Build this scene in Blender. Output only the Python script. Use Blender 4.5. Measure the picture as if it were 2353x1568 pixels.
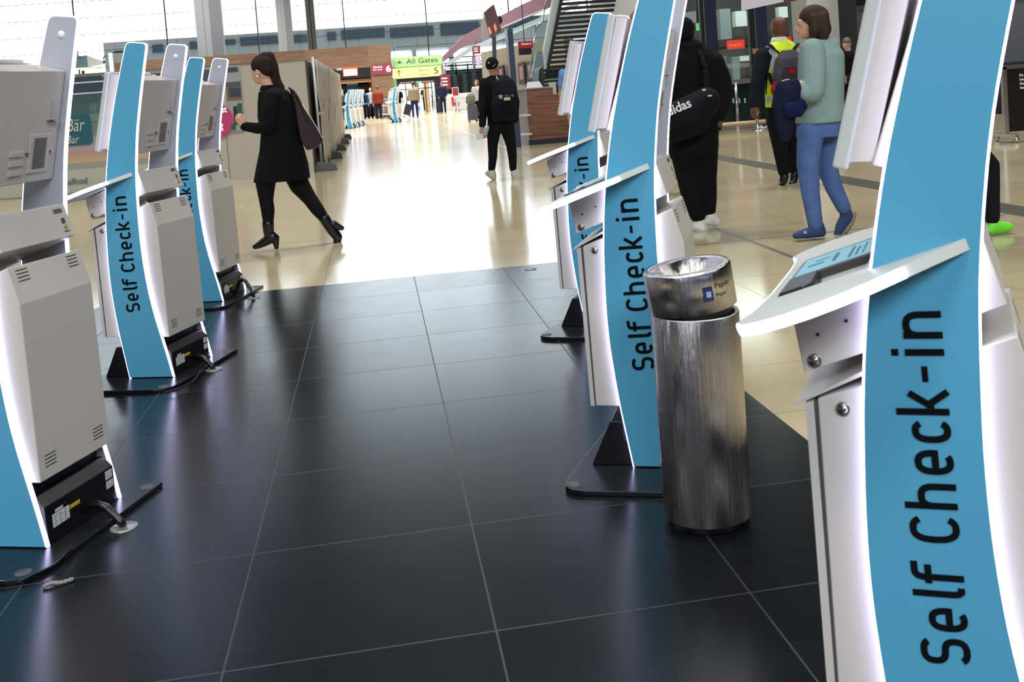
import bpy, bmesh, math, random
from math import sin, cos, pi, radians as rad
from mathutils import Vector, Matrix

for o in list(bpy.data.objects): bpy.data.objects.remove(o)
SC = bpy.context.scene
COL = SC.collection
random.seed(7)

# ------------------------------------------------------------------ camera
T = 0.625                                   # floor tile pitch in metres
F_PX, PX0, PY0 = 2429.9, 1230.76, 338.96    # focal length and principal point for a 2353x1568 frame
YAW, PITCH, ROLL, CAM_H = 0.1494, 0.0597, 0.0733, 1.275
_fw = Vector((sin(YAW)*cos(PITCH), cos(YAW)*cos(PITCH), -sin(PITCH)))
_r = Vector((cos(YAW), -sin(YAW), 0)); _d = _fw.cross(_r)
C_R = _r*cos(ROLL) + _d*sin(ROLL)
C_D = -_r*sin(ROLL) + _d*cos(ROLL)
C_P = Vector((0, 0, CAM_H))
cam_data = bpy.data.cameras.new('camera')
cam = bpy.data.objects.new('camera', cam_data)
COL.objects.link(cam)
cam_data.sensor_fit = 'HORIZONTAL'; cam_data.sensor_width = 36.0
cam_data.lens = F_PX/2353*36.0
cam_data.shift_x = -(PX0-1176.5)/2353
cam_data.shift_y = (PY0-784)/2353
cam_data.clip_start = 0.05; cam_data.clip_end = 600
up = -C_D; bk = -_fw
cam.matrix_world = Matrix(((C_R.x, up.x, bk.x, 0), (C_R.y, up.y, bk.y, 0), (C_R.z, up.z, bk.z, CAM_H), (0, 0, 0, 1)))
cam_data.dof.use_dof = True
cam_data.dof.focus_distance = 9.0
cam_data.dof.aperture_fstop = 14.0
SC.camera = cam

# ------------------------------------------------------------------ view, sky and added fill lighting
SC.view_settings.view_transform = 'Standard'
SC.view_settings.look = 'None'
SC.view_settings.exposure = 0.0
SC.view_settings.gamma = 1.0
SC.view_settings.use_curve_mapping = False
W = bpy.data.worlds.new('overcast_sky'); SC.world = W; W.use_nodes = True
bg = W.node_tree.nodes['Background']
bg.inputs[0].default_value = (0.87, 0.94, 1.0, 1); bg.inputs[1].default_value = 4.0

def area(name, loc, size, sizey, power, color, rot=(0, 0, 0), spread=180):
    l = bpy.data.lights.new(name, 'AREA'); l.shape = 'RECTANGLE'; l.size = size; l.size_y = sizey
    l.energy = power; l.color = color; l.spread = rad(spread)
    o = bpy.data.objects.new(name, l); o.location = loc; o.rotation_euler = rot; COL.objects.link(o)
    return o
HALL = [(-6, -3, 15.5, 800), (9, -1, 15.5, 750), (2, 14, 15.5, 900), (-12, 12, 15.5, 1100), (14, 16, 15.5, 1000), (-8, 36, 15.5, 3600), (8, 40, 15.5, 3000), (-22, 30, 15.5, 3000), (-14, 52, 15.5, 4000), (2, 54, 15.5, 4000), (-10, 63, 15.5, 2200), (-5, 76, 15.5, 2200), (9, 66, 15.5, 4000)]
for i, p in enumerate(HALL):
    area('hall_fill_light', p[:3], 6, 3, p[3], (1.0, 0.99, 0.97), spread=118)   # unseen fill lights added for ambient; limited spread avoids floor reflections

# ------------------------------------------------------------------ helpers
area('rear_fill_light', (0, -9.5, 8.5), 16, 2.5, 2100, (0.86, 0.91, 1.0), (rad(62), 0, 0))  # unseen light added behind the camera to brighten camera-facing sides
def px(u, v, Y):
    "point seen at photo pixel (u, v) that stands at depth Y in the hall"
    w = _fw + C_R*((u-PX0)/F_PX) + C_D*((v-PY0)/F_PX)
    return C_P + w*(Y/w.y)
def gnd(u, v, z=0.0):
    w = _fw + C_R*((u-PX0)/F_PX) + C_D*((v-PY0)/F_PX)
    return C_P + w*((z-CAM_H)/w.z)

MATS = {}
def srgb(c):
    return tuple((x/12.92 if x <= 0.04045 else ((x+0.055)/1.055)**2.4) for x in [k/255 for k in c])
def mat(name, col, rough=0.5, metal=0.0, emit=None, es=0.0, spec=0.5, noise=0.0, nscale=40, bump=0.0, alpha=None):
    if name in MATS: return MATS[name]
    m = bpy.data.materials.new(name); m.use_nodes = True
    nt = m.node_tree; b = nt.nodes['Principled BSDF']
    c = srgb(col); b.inputs['Base Color'].default_value = (*c, 1)
    b.inputs['Roughness'].default_value = rough; b.inputs['Metallic'].default_value = metal
    b.inputs['Specular IOR Level'].default_value = spec
    if emit: b.inputs['Emission Color'].default_value = (*srgb(emit), 1); b.inputs['Emission Strength'].default_value = es
    if noise or bump:
        tc = nt.nodes.new('ShaderNodeTexCoord'); n = nt.nodes.new('ShaderNodeTexNoise'); n.inputs['Scale'].default_value = nscale
        n.inputs['Detail'].default_value = 4
        nt.links.new(tc.outputs['Object'], n.inputs['Vector'])
        if noise:
            mx = nt.nodes.new('ShaderNodeMix'); mx.data_type = 'RGBA'
            mx.inputs[6].default_value = (*[x*(1-noise) for x in c], 1); mx.inputs[7].default_value = (*[min(1, x*(1+noise)) for x in c], 1)
            nt.links.new(n.outputs['Fac'], mx.inputs[0]); nt.links.new(mx.outputs[2], b.inputs['Base Color'])
        if bump:
            bp = nt.nodes.new('ShaderNodeBump'); bp.inputs['Strength'].default_value = bump; bp.inputs['Distance'].default_value = 0.01
            nt.links.new(n.outputs['Fac'], bp.inputs['Height']); nt.links.new(bp.outputs[0], b.inputs['Normal'])
    MATS[name] = m
    return m
def glass_mat(name, tint=(0.9, 0.97, 0.96), refl=1.0, rough=0.02, milk=0.0):
    if name in MATS: return MATS[name]
    m = bpy.data.materials.new(name); m.use_nodes = True; nt = m.node_tree
    for n in list(nt.nodes): nt.nodes.remove(n)
    out = nt.nodes.new('ShaderNodeOutputMaterial'); tr = nt.nodes.new('ShaderNodeBsdfTransparent'); gl = nt.nodes.new('ShaderNodeBsdfGlossy')
    tr.inputs[0].default_value = (*tint, 1); gl.inputs['Roughness'].default_value = rough
    fr = nt.nodes.new('ShaderNodeFresnel'); fr.inputs[0].default_value = 1.45
    mu = nt.nodes.new('ShaderNodeMath'); mu.operation = 'MULTIPLY'; mu.inputs[1].default_value = refl
    nt.links.new(fr.outputs[0], mu.inputs[0])
    mx = nt.nodes.new('ShaderNodeMixShader'); nt.links.new(mu.outputs[0], mx.inputs[0]); nt.links.new(tr.outputs[0], mx.inputs[1]); nt.links.new(gl.outputs[0], mx.inputs[2])
    last = mx
    if milk:
        df = nt.nodes.new('ShaderNodeBsdfDiffuse'); df.inputs[0].default_value = (0.7, 0.75, 0.75, 1)
        m2 = nt.nodes.new('ShaderNodeMixShader'); m2.inputs[0].default_value = milk
        nt.links.new(mx.outputs[0], m2.inputs[1]); nt.links.new(df.outputs[0], m2.inputs[2]); last = m2
    nt.links.new(last.outputs[0], out.inputs[0]); MATS[name] = m
    return m

class MB:
    "collects shapes that become ONE mesh object"
    def __init__(s): s.bm = bmesh.new()
    def quad(s, pts, mi=0):
        f = s.bm.faces.new([s.bm.verts.new(p) for p in pts]); f.material_index = mi; return f
    def box(s, c, d, rz=0.0, mi=0, M=None):
        hx, hy, hz = d[0]/2, d[1]/2, d[2]/2
        R = Matrix.Rotation(rz, 3, 'Z')
        vs = []
        for sx, sy, sz in ((-1,-1,-1),(1,-1,-1),(1,1,-1),(-1,1,-1),(-1,-1,1),(1,-1,1),(1,1,1),(-1,1,1)):
            p = R @ Vector((sx*hx, sy*hy, sz*hz)) + Vector(c)
            if M: p = M @ p
            vs.append(s.bm.verts.new(p))
        for a in ((0,3,2,1),(4,5,6,7),(0,1,5,4),(1,2,6,5),(2,3,7,6),(3,0,4,7)):
            f = s.bm.faces.new([vs[i] for i in a]); f.material_index = mi
        return s
    def span(s, a, b, mi=0):
        return s.box([(a[i]+b[i])/2 for i in range(3)], [abs(b[i]-a[i]) for i in range(3)], 0, mi)
    def prism(s, prof, y0, y1, mi=0, cap0=None, cap1=None, side=None):
        "profile of (x, z) points extruded from y0 to y1"
        a = [s.bm.verts.new((p[0], y0, p[1])) for p in prof]; b = [s.bm.verts.new((p[0], y1, p[1])) for p in prof]
        n = len(prof)
        f = s.bm.faces.new(a); f.material_index = cap0 if cap0 is not None else mi
        f = s.bm.faces.new(b[::-1]); f.material_index = cap1 if cap1 is not None else mi
        for i in range(n):
            j = (i+1) % n
            f = s.bm.faces.new((a[j], a[i], b[i], b[j])); f.material_index = side if side is not None else mi
        return s
    def slab(s, pts, off, mi=0, side=None):
        "planar polygon of 3-D points extruded by the vector off"
        off = Vector(off)
        a = [s.bm.verts.new(Vector(p)) for p in pts]; b = [s.bm.verts.new(Vector(p)+off) for p in pts]; n = len(pts)
        f = s.bm.faces.new(a); f.material_index = mi; f = s.bm.faces.new(b[::-1]); f.material_index = mi
        for i in range(n):
            j = (i+1) % n
            f = s.bm.faces.new((a[j], a[i], b[i], b[j])); f.material_index = side if side is not None else mi
        return s
    def tube(s, pts, r, seg=10, mi=0, cap=True, ry=None):
        pts = [Vector(p) for p in pts]; n = len(pts); rings = []
        rr = r if isinstance(r, (list, tuple)) else [r]*n
        for i, p in enumerate(pts):
            d = (pts[min(i+1, n-1)]-pts[max(i-1, 0)]).normalized()
            ref = Vector((0, 0, 1)) if abs(d.z) < 0.9 else Vector((0, 1, 0))
            u = d.cross(ref).normalized(); v = d.cross(u).normalized()
            k = ry[i] if isinstance(ry, (list, tuple)) else (ry or rr[i])
            rings.append([s.bm.verts.new(p + u*cos(2*pi*j/seg)*rr[i] + v*sin(2*pi*j/seg)*k) for j in range(seg)])
        for i in range(n-1):
            for j in range(seg):
                f = s.bm.faces.new((rings[i][j], rings[i][(j+1) % seg], rings[i+1][(j+1) % seg], rings[i+1][j])); f.material_index = mi; f.smooth = True
        if cap:
            f = s.bm.faces.new(rings[0][::-1]); f.material_index = mi; f = s.bm.faces.new(rings[-1]); f.material_index = mi
        return s
    def lathe(s, prof, c=(0, 0, 0), seg=32, mi=0, smooth=True, M=None):
        c = Vector(c); rings = []
        for r, z in prof:
            ring = []
            for j in range(seg if r > 1e-5 else 1):
                p = Vector((r*cos(2*pi*j/seg), r*sin(2*pi*j/seg), z))
                if M: p = M @ p
                ring.append(s.bm.verts.new(p + c))
            rings.append(ring)
        for a, b in zip(rings, rings[1:]):
            for j in range(seg):
                va = [a[j % len(a)], a[(j+1) % len(a)]]; vb = [b[(j+1) % len(b)], b[j % len(b)]]
                vs = []
                for v in va+vb:
                    if v not in vs: vs.append(v)
                if len(vs) > 2:
                    f = s.bm.faces.new(vs); f.material_index = mi; f.smooth = smooth
        return s
    def sphere(s, c, r, seg=16, rings=10, mi=0, M=None):
        rx, ry, rz = r if isinstance(r, (tuple, list)) else (r, r, r)
        mt = Matrix.Diagonal((rx, ry, rz))
        if M: mt = M @ mt
        prof = [(sin(pi*i/rings), -cos(pi*i/rings)) for i in range(rings+1)]
        prof[0] = (0, -1); prof[-1] = (0, 1)
        return s.lathe(prof, c, seg, mi, True, mt)
    def build(s, name, mats, parent=None, loc=None, bevel=0.0, smooth=False, recalc=True, sharp=None):
        if recalc: bmesh.ops.recalc_face_normals(s.bm, faces=s.bm.faces[:])
        me = bpy.data.meshes.new(name); s.bm.to_mesh(me); s.bm.free()
        if not isinstance(mats, (list, tuple)): mats = [mats]
        for m in mats: me.materials.append(m)
        o = bpy.data.objects.new(name, me); COL.objects.link(o)
        if parent: o.parent = parent
        if loc: o.location = loc
        if smooth:
            for p in me.polygons: p.use_smooth = True
        if bevel:
            md = o.modifiers.new('bevel', 'BEVEL'); md.width = bevel; md.segments = 2; md.limit_method = 'ANGLE'; md.angle_limit = rad(35)
        return o
def tag(o, label=None, cat=None, group=None, kind=None):
    if label: o['label'] = label
    if cat: o['category'] = cat
    if group: o['group'] = group
    if kind: o['kind'] = kind
    return o
def empty(name, loc=(0, 0, 0), rz=0.0):
    o = bpy.data.objects.new(name, None); COL.objects.link(o); o.location = loc; o.rotation_euler = (0, 0, rz); o.empty_display_size = 0.2
    return o
def copy_tree(o, parent=None):
    c = o.copy(); COL.objects.link(c)
    if parent: c.parent = parent
    for ch in list(o.children): copy_tree(ch, c)
    return c
_TXT = {}
def text(s, name, m, parent, M, w=None, h=None, bold=0.0, depth=0.0006, align='L', tilt=0.0):
    """lettering in the XY plane of matrix M; w / h = size of the inked box; origin = lower left (or centre for align C)"""
    cu = bpy.data.curves.new('t', 'FONT'); cu.body = s; cu.size = 1.0; cu.offset = bold; cu.extrude = 0.0; cu.resolution_u = 4
    if tilt: cu.shear = tilt
    ob = bpy.data.objects.new('t', cu); COL.objects.link(ob)
    dg = bpy.context.evaluated_depsgraph_get(); dg.update()
    me = bpy.data.meshes.new_from_object(ob.evaluated_get(dg))
    bpy.data.objects.remove(ob); bpy.data.curves.remove(cu)
    xs = [v.co.x for v in me.vertices]; ys = [v.co.y for v in me.vertices]
    x0, x1, y0, y1 = min(xs), max(xs), min(ys), max(ys)
    sx = w/(x1-x0) if w else None; sy = h/(y1-y0) if h else None
    sx = sx or sy; sy = sy or sx
    ox, oy = (x0, y0) if align == 'L' else ((x0+x1)/2, (y0+y1)/2)
    for v in me.vertices: v.co = Vector(((v.co.x-ox)*sx, (v.co.y-oy)*sy, depth))
    me.materials.clear(); me.materials.append(m)
    o = bpy.data.objects.new(name, me); COL.objects.link(o); o.parent = parent; o.matrix_local = M
    return o
def frame(origin, xdir, ydir):
    x = Vector(xdir).normalized(); y = Vector(ydir); y = (y - x*y.dot(x)).normalized(); z = x.cross(y); o = Vector(origin)
    return Matrix(((x.x, y.x, z.x, o.x), (x.y, y.y, z.y, o.y), (x.z, y.z, z.z, o.z), (0, 0, 0, 1)))
def struct(o): o['kind'] = 'structure'; return o

# ------------------------------------------------------------------ floor
def floor_mat(name, c1, c2, grout, rough, x0, y0, tx, ty, gw, spec=0.5, coat=0.0, veins=(3, 30, 1), contrast=1.0):
    m = bpy.data.materials.new(name); m.use_nodes = True; nt = m.node_tree; N = nt.nodes; L = nt.links; b = N['Principled BSDF']
    geo = N.new('ShaderNodeNewGeometry'); sep = N.new('ShaderNodeSeparateXYZ'); L.new(geo.outputs['Position'], sep.inputs[0])
    def math_(op, a, bb=None, v=None):
        n = N.new('ShaderNodeMath'); n.operation = op
        if isinstance(a, (int, float)): n.inputs[0].default_value = a
        else: L.new(a, n.inputs[0])
        if bb is not None:
            if isinstance(bb, (int, float)): n.inputs[1].default_value = bb
            else: L.new(bb, n.inputs[1])
        return n.outputs[0]
    ux = math_('DIVIDE', math_('SUBTRACT', sep.outputs[0], x0), tx); uy = math_('DIVIDE', math_('SUBTRACT', sep.outputs[1], y0), ty)
    fx = math_('FRACT', ux); fy = math_('FRACT', uy)
    ex = math_('MULTIPLY', math_('MINIMUM', fx, math_('SUBTRACT', 1.0, fx)), tx); ey = math_('MULTIPLY', math_('MINIMUM', fy, math_('SUBTRACT', 1.0, fy)), ty)
    e = math_('MINIMUM', math_('MULTIPLY', ex, 0.85), math_('MULTIPLY', ey, 0.8)); g = math_('LESS_THAN', e, gw/2)
    cx = math_('FLOOR', ux); cy = math_('FLOOR', uy)
    cm = N.new('ShaderNodeCombineXYZ'); L.new(cx, cm.inputs[0]); L.new(cy, cm.inputs[1])
    wn = N.new('ShaderNodeTexWhiteNoise'); L.new(cm.outputs[0], wn.inputs['Vector'])
    mp = N.new('ShaderNodeMapping'); mp.inputs['Scale'].default_value = veins; L.new(geo.outputs['Position'], mp.inputs['Vector'])
    ad = N.new('ShaderNodeVectorMath'); ad.operation = 'MULTIPLY_ADD'; L.new(wn.outputs['Color'], ad.inputs[0]); ad.inputs[1].default_value = (9, 9, 9); L.new(mp.outputs[0], ad.inputs[2])
    ns = N.new('ShaderNodeTexNoise'); ns.inputs['Scale'].default_value = 1.0; ns.inputs['Detail'].default_value = 7; ns.inputs['Roughness'].default_value = 0.6; L.new(ad.outputs[0], ns.inputs['Vector'])
    fac = math_('ADD', math_('MULTIPLY', ns.outputs['Fac'], 0.65), math_('MULTIPLY', wn.outputs['Value'], 0.35))
    mx = N.new('ShaderNodeMix'); mx.data_type = 'RGBA'; mx.inputs[6].default_value = (*srgb(c1), 1); mx.inputs[7].default_value = (*srgb(c2), 1); L.new(fac, mx.inputs[0])
    m2 = N.new('ShaderNodeMix'); m2.data_type = 'RGBA'; L.new(g, m2.inputs[0]); L.new(mx.outputs[2], m2.inputs[6]); m2.inputs[7].default_value = (*srgb(grout), 1)
    L.new(m2.outputs[2], b.inputs['Base Color'])
    fine = N.new('ShaderNodeTexNoise'); fine.inputs['Scale'].default_value = 6; fine.inputs['Detail'].default_value = 5; L.new(geo.outputs['Position'], fine.inputs['Vector'])
    r = math_('ADD', math_('MULTIPLY', fine.outputs['Fac'], rough*0.16), rough*0.9); r = math_('ADD', r, math_('MULTIPLY', g, 0.3 if rough > .2 else 0.08)); r = math_('ADD', r, math_('MULTIPLY', wn.outputs['Value'], rough*0.08))
    L.new(r, b.inputs['Roughness']); b.inputs['Specular IOR Level'].default_value = spec
    
    return m
GX0, GY0 = -0.7020*T, 3.8662*T
M_CREAM = floor_mat('cream_stone', (166, 151, 118), (188, 175, 143), (120, 104, 80), 0.13, GX0, GY0, T*2, T, 0.004, 0.5, veins=(0.8, 6, 1))
M_DARK = floor_mat('dark_stone', (7, 9, 12), (17, 20, 25), (42, 47, 51), 0.235, GX0, GY0, T, T, 0.0042, 0.42, veins=(3, 14, 1))
DX0, DX1, DY1 = -1.93, 1.365, 7.38
b = MB()
b.span((DX0, -12, -0.2), (DX1, DY1, 0)); struct(b.build('floor', M_DARK))
b = MB()
for a, c in (((-45, -12), (DX0, DY1)), ((DX1, -12), (30, DY1)), ((-45, DY1), (30, 100))):
    b.span((a[0], a[1], -0.2), (c[0], c[1], 0))
struct(b.build('floor', M_CREAM))
b = MB(); b.span((4.80, 9.0, 0), (5.12, 60, 0.002)); b.span((4.80, 4.0, 0), (5.12, 9.0, 0.002))
for i in range(9): b.span((4.82+i*0.033, 4.0, 0.002), (4.835+i*0.033, 40, 0.005))
struct(b.build('trim_1', mat('tactile_grey', (92, 88, 80), 0.4)))
b = MB(); b.span((2.655, 2.0, 0), (2.695, 60, 0.0015)); b.span((1.37, 7.50, 0), (12, 7.53, 0.0012))
struct(b.build('trim_2', mat('joint_metal', (130, 128, 120), 0.35, 0.6)))

# ------------------------------------------------------------------ hall shell: ceiling, rear and side walls
M_WALL = mat('hall_wall_paint', (70, 76, 86), 0.8)
b = MB(); b.span((-45, -12.3, 26), (30, 100, 26.4)); struct(b.build('ceiling', mat('ceiling_panel', (26, 28, 32), 0.9)))
b = MB(); b.span((-45, -12.3, 0), (30, -12, 26)); struct(b.build('wall_rear', M_WALL))
b = MB(); b.span((30, -12.3, 0), (30.3, 100, 26)); struct(b.build('wall_right', M_WALL))
b = MB(); b.span((-45.3, -12.3, 0), (-45, 100, 26)); struct(b.build('wall_left', M_WALL))

# ------------------------------------------------------------------ self check-in kiosks
ZL = [0.017, .2, .26, .434, .568, .753, .906, 1.0, 1.1, 1.21, 1.346, 1.5, 1.585]
SL = [-.234, -.262, -.270, -.287, -.289, -.282, -.268, -.252, -.235, -.208, -.172, -.123, -.093]
ZR = [0.017, .11, .22, .346, .5, .66, .79, .9, .963, 1.06, 1.157, 1.25, 1.35, 1.49, 1.575]
SR = [-.004, -.022, -.048, -.077, -.098, -.107, -.106, -.104, -.1, -.09, -.078, -.06, -.038, -.005, .016]
def smooth_curve(Z, S, n=40):
    out = []
    for i in range(n+1):
        z = Z[0]+(Z[-1]-Z[0])*i/n
        acc = 0; wt = 0
        for dz in (-.06, -.03, 0, .03, .06):
            q = min(max(z+dz, Z[0]), Z[-1]); k = 0
            while k < len(Z)-2 and q > Z[k+1]: k += 1
            t = (q-Z[k])/(Z[k+1]-Z[k]); acc += S[k]+(S[k+1]-S[k])*t; wt += 1
            if q != z+dz: # mirror the slope at the ends
                acc += (z+dz-q)*(S[k+1]-S[k])/(Z[k+1]-Z[k])
        out.append((acc/wt, z))
    return out
def blade_outline():
    left = smooth_curve(ZL, SL); right = smooth_curve(ZR, SR)
    # rounded top corners
    lt, rt = Vector(left[-1]), Vector(right[-1])
    ld = (Vector(left[-1])-Vector(left[-3])).normalized(); rd = (Vector(right[-1])-Vector(right[-3])).normalized()
    ul = lt+ld*0.028; ur = rt+rd*0.024
    e = (ur-ul).normalized()
    def arc(p, c, q, n=6):
        return [((1-t)**2*p[0]+2*t*(1-t)*c[0]+t*t*q[0], (1-t)**2*p[1]+2*t*(1-t)*c[1]+t*t*q[1]) for t in [i/n for i in range(1, n+1)]]
    return left + arc(lt, ul, ul+e*0.025) + arc(ur-e*0.028, ur, rt)[:-1] + [tuple(ur-e*0.028)][:0] + right[::-1]
OUT = blade_outline()
def inset(o, d):
    n = len(o); res = []
    for i in range(n):
        p0, p1, p2 = Vector(o[i-1]), Vector(o[i]), Vector(o[(i+1) % n])
        a = (p1-p0).normalized(); c = (p2-p1).normalized()
        na = Vector((a.y, -a.x)); nc = Vector((c.y, -c.x)); m = (na+nc)
        m = m.normalized() if m.length > 1e-6 else na
        res.append(tuple(p1+m*d/max(0.5, m.dot(na))))
    return res
KW = 0.385
M_BLUE = mat('kiosk_blue', (78, 156, 188), 0.42, noise=0.03, nscale=300)
M_GREYIN = mat('kiosk_inner_grey', (172, 174, 182), 0.5)
M_SHELL = mat('kiosk_white', (188, 183, 173), 0.45)
M_LED = mat('kiosk_led_edge', (250, 245, 255), 0.4, emit=(206, 204, 255), es=7.5)
M_PVC = mat('kiosk_tray', (184, 188, 181), 0.45)
M_BLK = mat('black_text', (4, 7, 10), 0.85, spec=.15)
M_BASE = mat('base_black', (16, 15.5, 19), 0.35, 0.2)
M_DARKP = mat('dark_plastic', (14, 14, 17), 0.4)
M_STEEL = mat('brushed_steel_dark', (150, 145, 135), 0.25, 0.9)
M_LABEL = mat('label_white', (205, 208, 205), 0.5)
M_YEL = mat('label_yellow', (215, 180, 20), 0.5)
M_VENT = mat('vent_dark', (62, 60, 58), 0.6)
M_SCREEN = mat('kiosk_screen_glow', (225, 235, 245), 0.2, emit=(215, 230, 245), es=1.0)
M_SILVER = mat('silver_sticker', (150, 148, 145), 0.4)


def stroke_letters():
    "drawn outline lettering: monoline sans with squared bowls, total length 1"
    m = MB(); w = .0185; H, X, CH = .138, .102, .131; h = w/2; lay = [0.0]
    def stroke(P, closed=False):
        lay[0] += .00006; P = [Vector((a, b, lay[0])) for a, b in P]; L = []; R_ = []
        for i, p in enumerate(P):
            d0 = (p-P[i-1]).normalized() if i > 0 else (P[1]-p).normalized(); d1 = (P[i+1]-p).normalized() if i < len(P)-1 else d0
            n0 = Vector((-d0.y, d0.x, 0)); n1 = Vector((-d1.y, d1.x, 0)); n = (n0+n1).normalized(); k = h/max(.5, n.dot(n0)); L.append(p+n*k); R_.append(p-n*k)
        for i in range(len(P)-1): m.quad([L[i], R_[i], R_[i+1], L[i+1]])
    def bow(cx, cy, rx, ry, a0, a1, n=22, pw=.78):
        out = []
        for i in range(n+1):
            a = rad(a0+(a1-a0)*i/n); c, s = cos(a), sin(a); out.append((cx+rx*abs(c)**pw*(1 if c > 0 else -1), cy+ry*abs(s)**pw*(1 if s > 0 else -1)))
        return out
    def arch(x0, x1, top):
        stroke([(x0+h, 0), (x0+h, top)]); xl, xr = x0+h, x1-h; cy = X*.56
        stroke(bow((xl+xr)/2, cy, (xr-xl)/2, X-h-cy, 168, 0, 14)+[(xr, 0)])
    def cee(x0, x1, T_, a0=38, a1=322): stroke(bow((x0+x1)/2+.004, T_/2, (x1-x0)/2-h+.004, T_/2-h, a0, a1))
    def ee(x0, x1):
        cx, rx = (x0+x1)/2, (x1-x0)/2-h; stroke(bow(cx, X/2, rx, X/2-h, -6, 305)); stroke([(cx-rx, X*.47), (cx+rx+h*.9, X*.47)])
    # S
    x0, x1 = 0, .076; cx = .038; rx = cx-h; q = CH/4-h/2
    stroke(bow(cx, CH-h-q, rx, q, 28, 180, 12)+bow(cx, CH-h-q, rx, q, 180, 262, 6)[1:]+bow(cx, h+q, rx, q, 82, 0, 6)+bow(cx, h+q, rx, q, 0, -152, 12)[1:])
    ee(.095, .163)
    stroke([(.193+h, H), (.193+h, .03), (.193+h+.002, .017), (.193+h+.008, .010), (.193+h+.020, h)])
    stroke([(.249, 0), (.249, H-.032), (.252, H-.018), (.261, H-.010), (.274, H-h), (.293, H-h)]); stroke([(.231, X-h), (.285, X-h)])
    cee(.348, .421, CH); arch(.444, .517, H); ee(.542, .612); cee(.632, .691, X)
    stroke([(.710+h, 0), (.710+h, H)]); stroke([(.722, X*.46), (.736, X*.46), (.772, X)]); stroke([(.740, X*.50), (.776, 0)])
    m.quad([(.802, .047, 0), (.846, .047, 0), (.846, .063, 0), (.802, .063, 0)])
    stroke([(.8855, 0), (.8855, X)]); m.quad([(.876, .119, 0), (.895, .119, 0), (.895, .138, 0), (.876, .138, 0)])
    arch(.924, 1.0, X)
    return m

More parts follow.
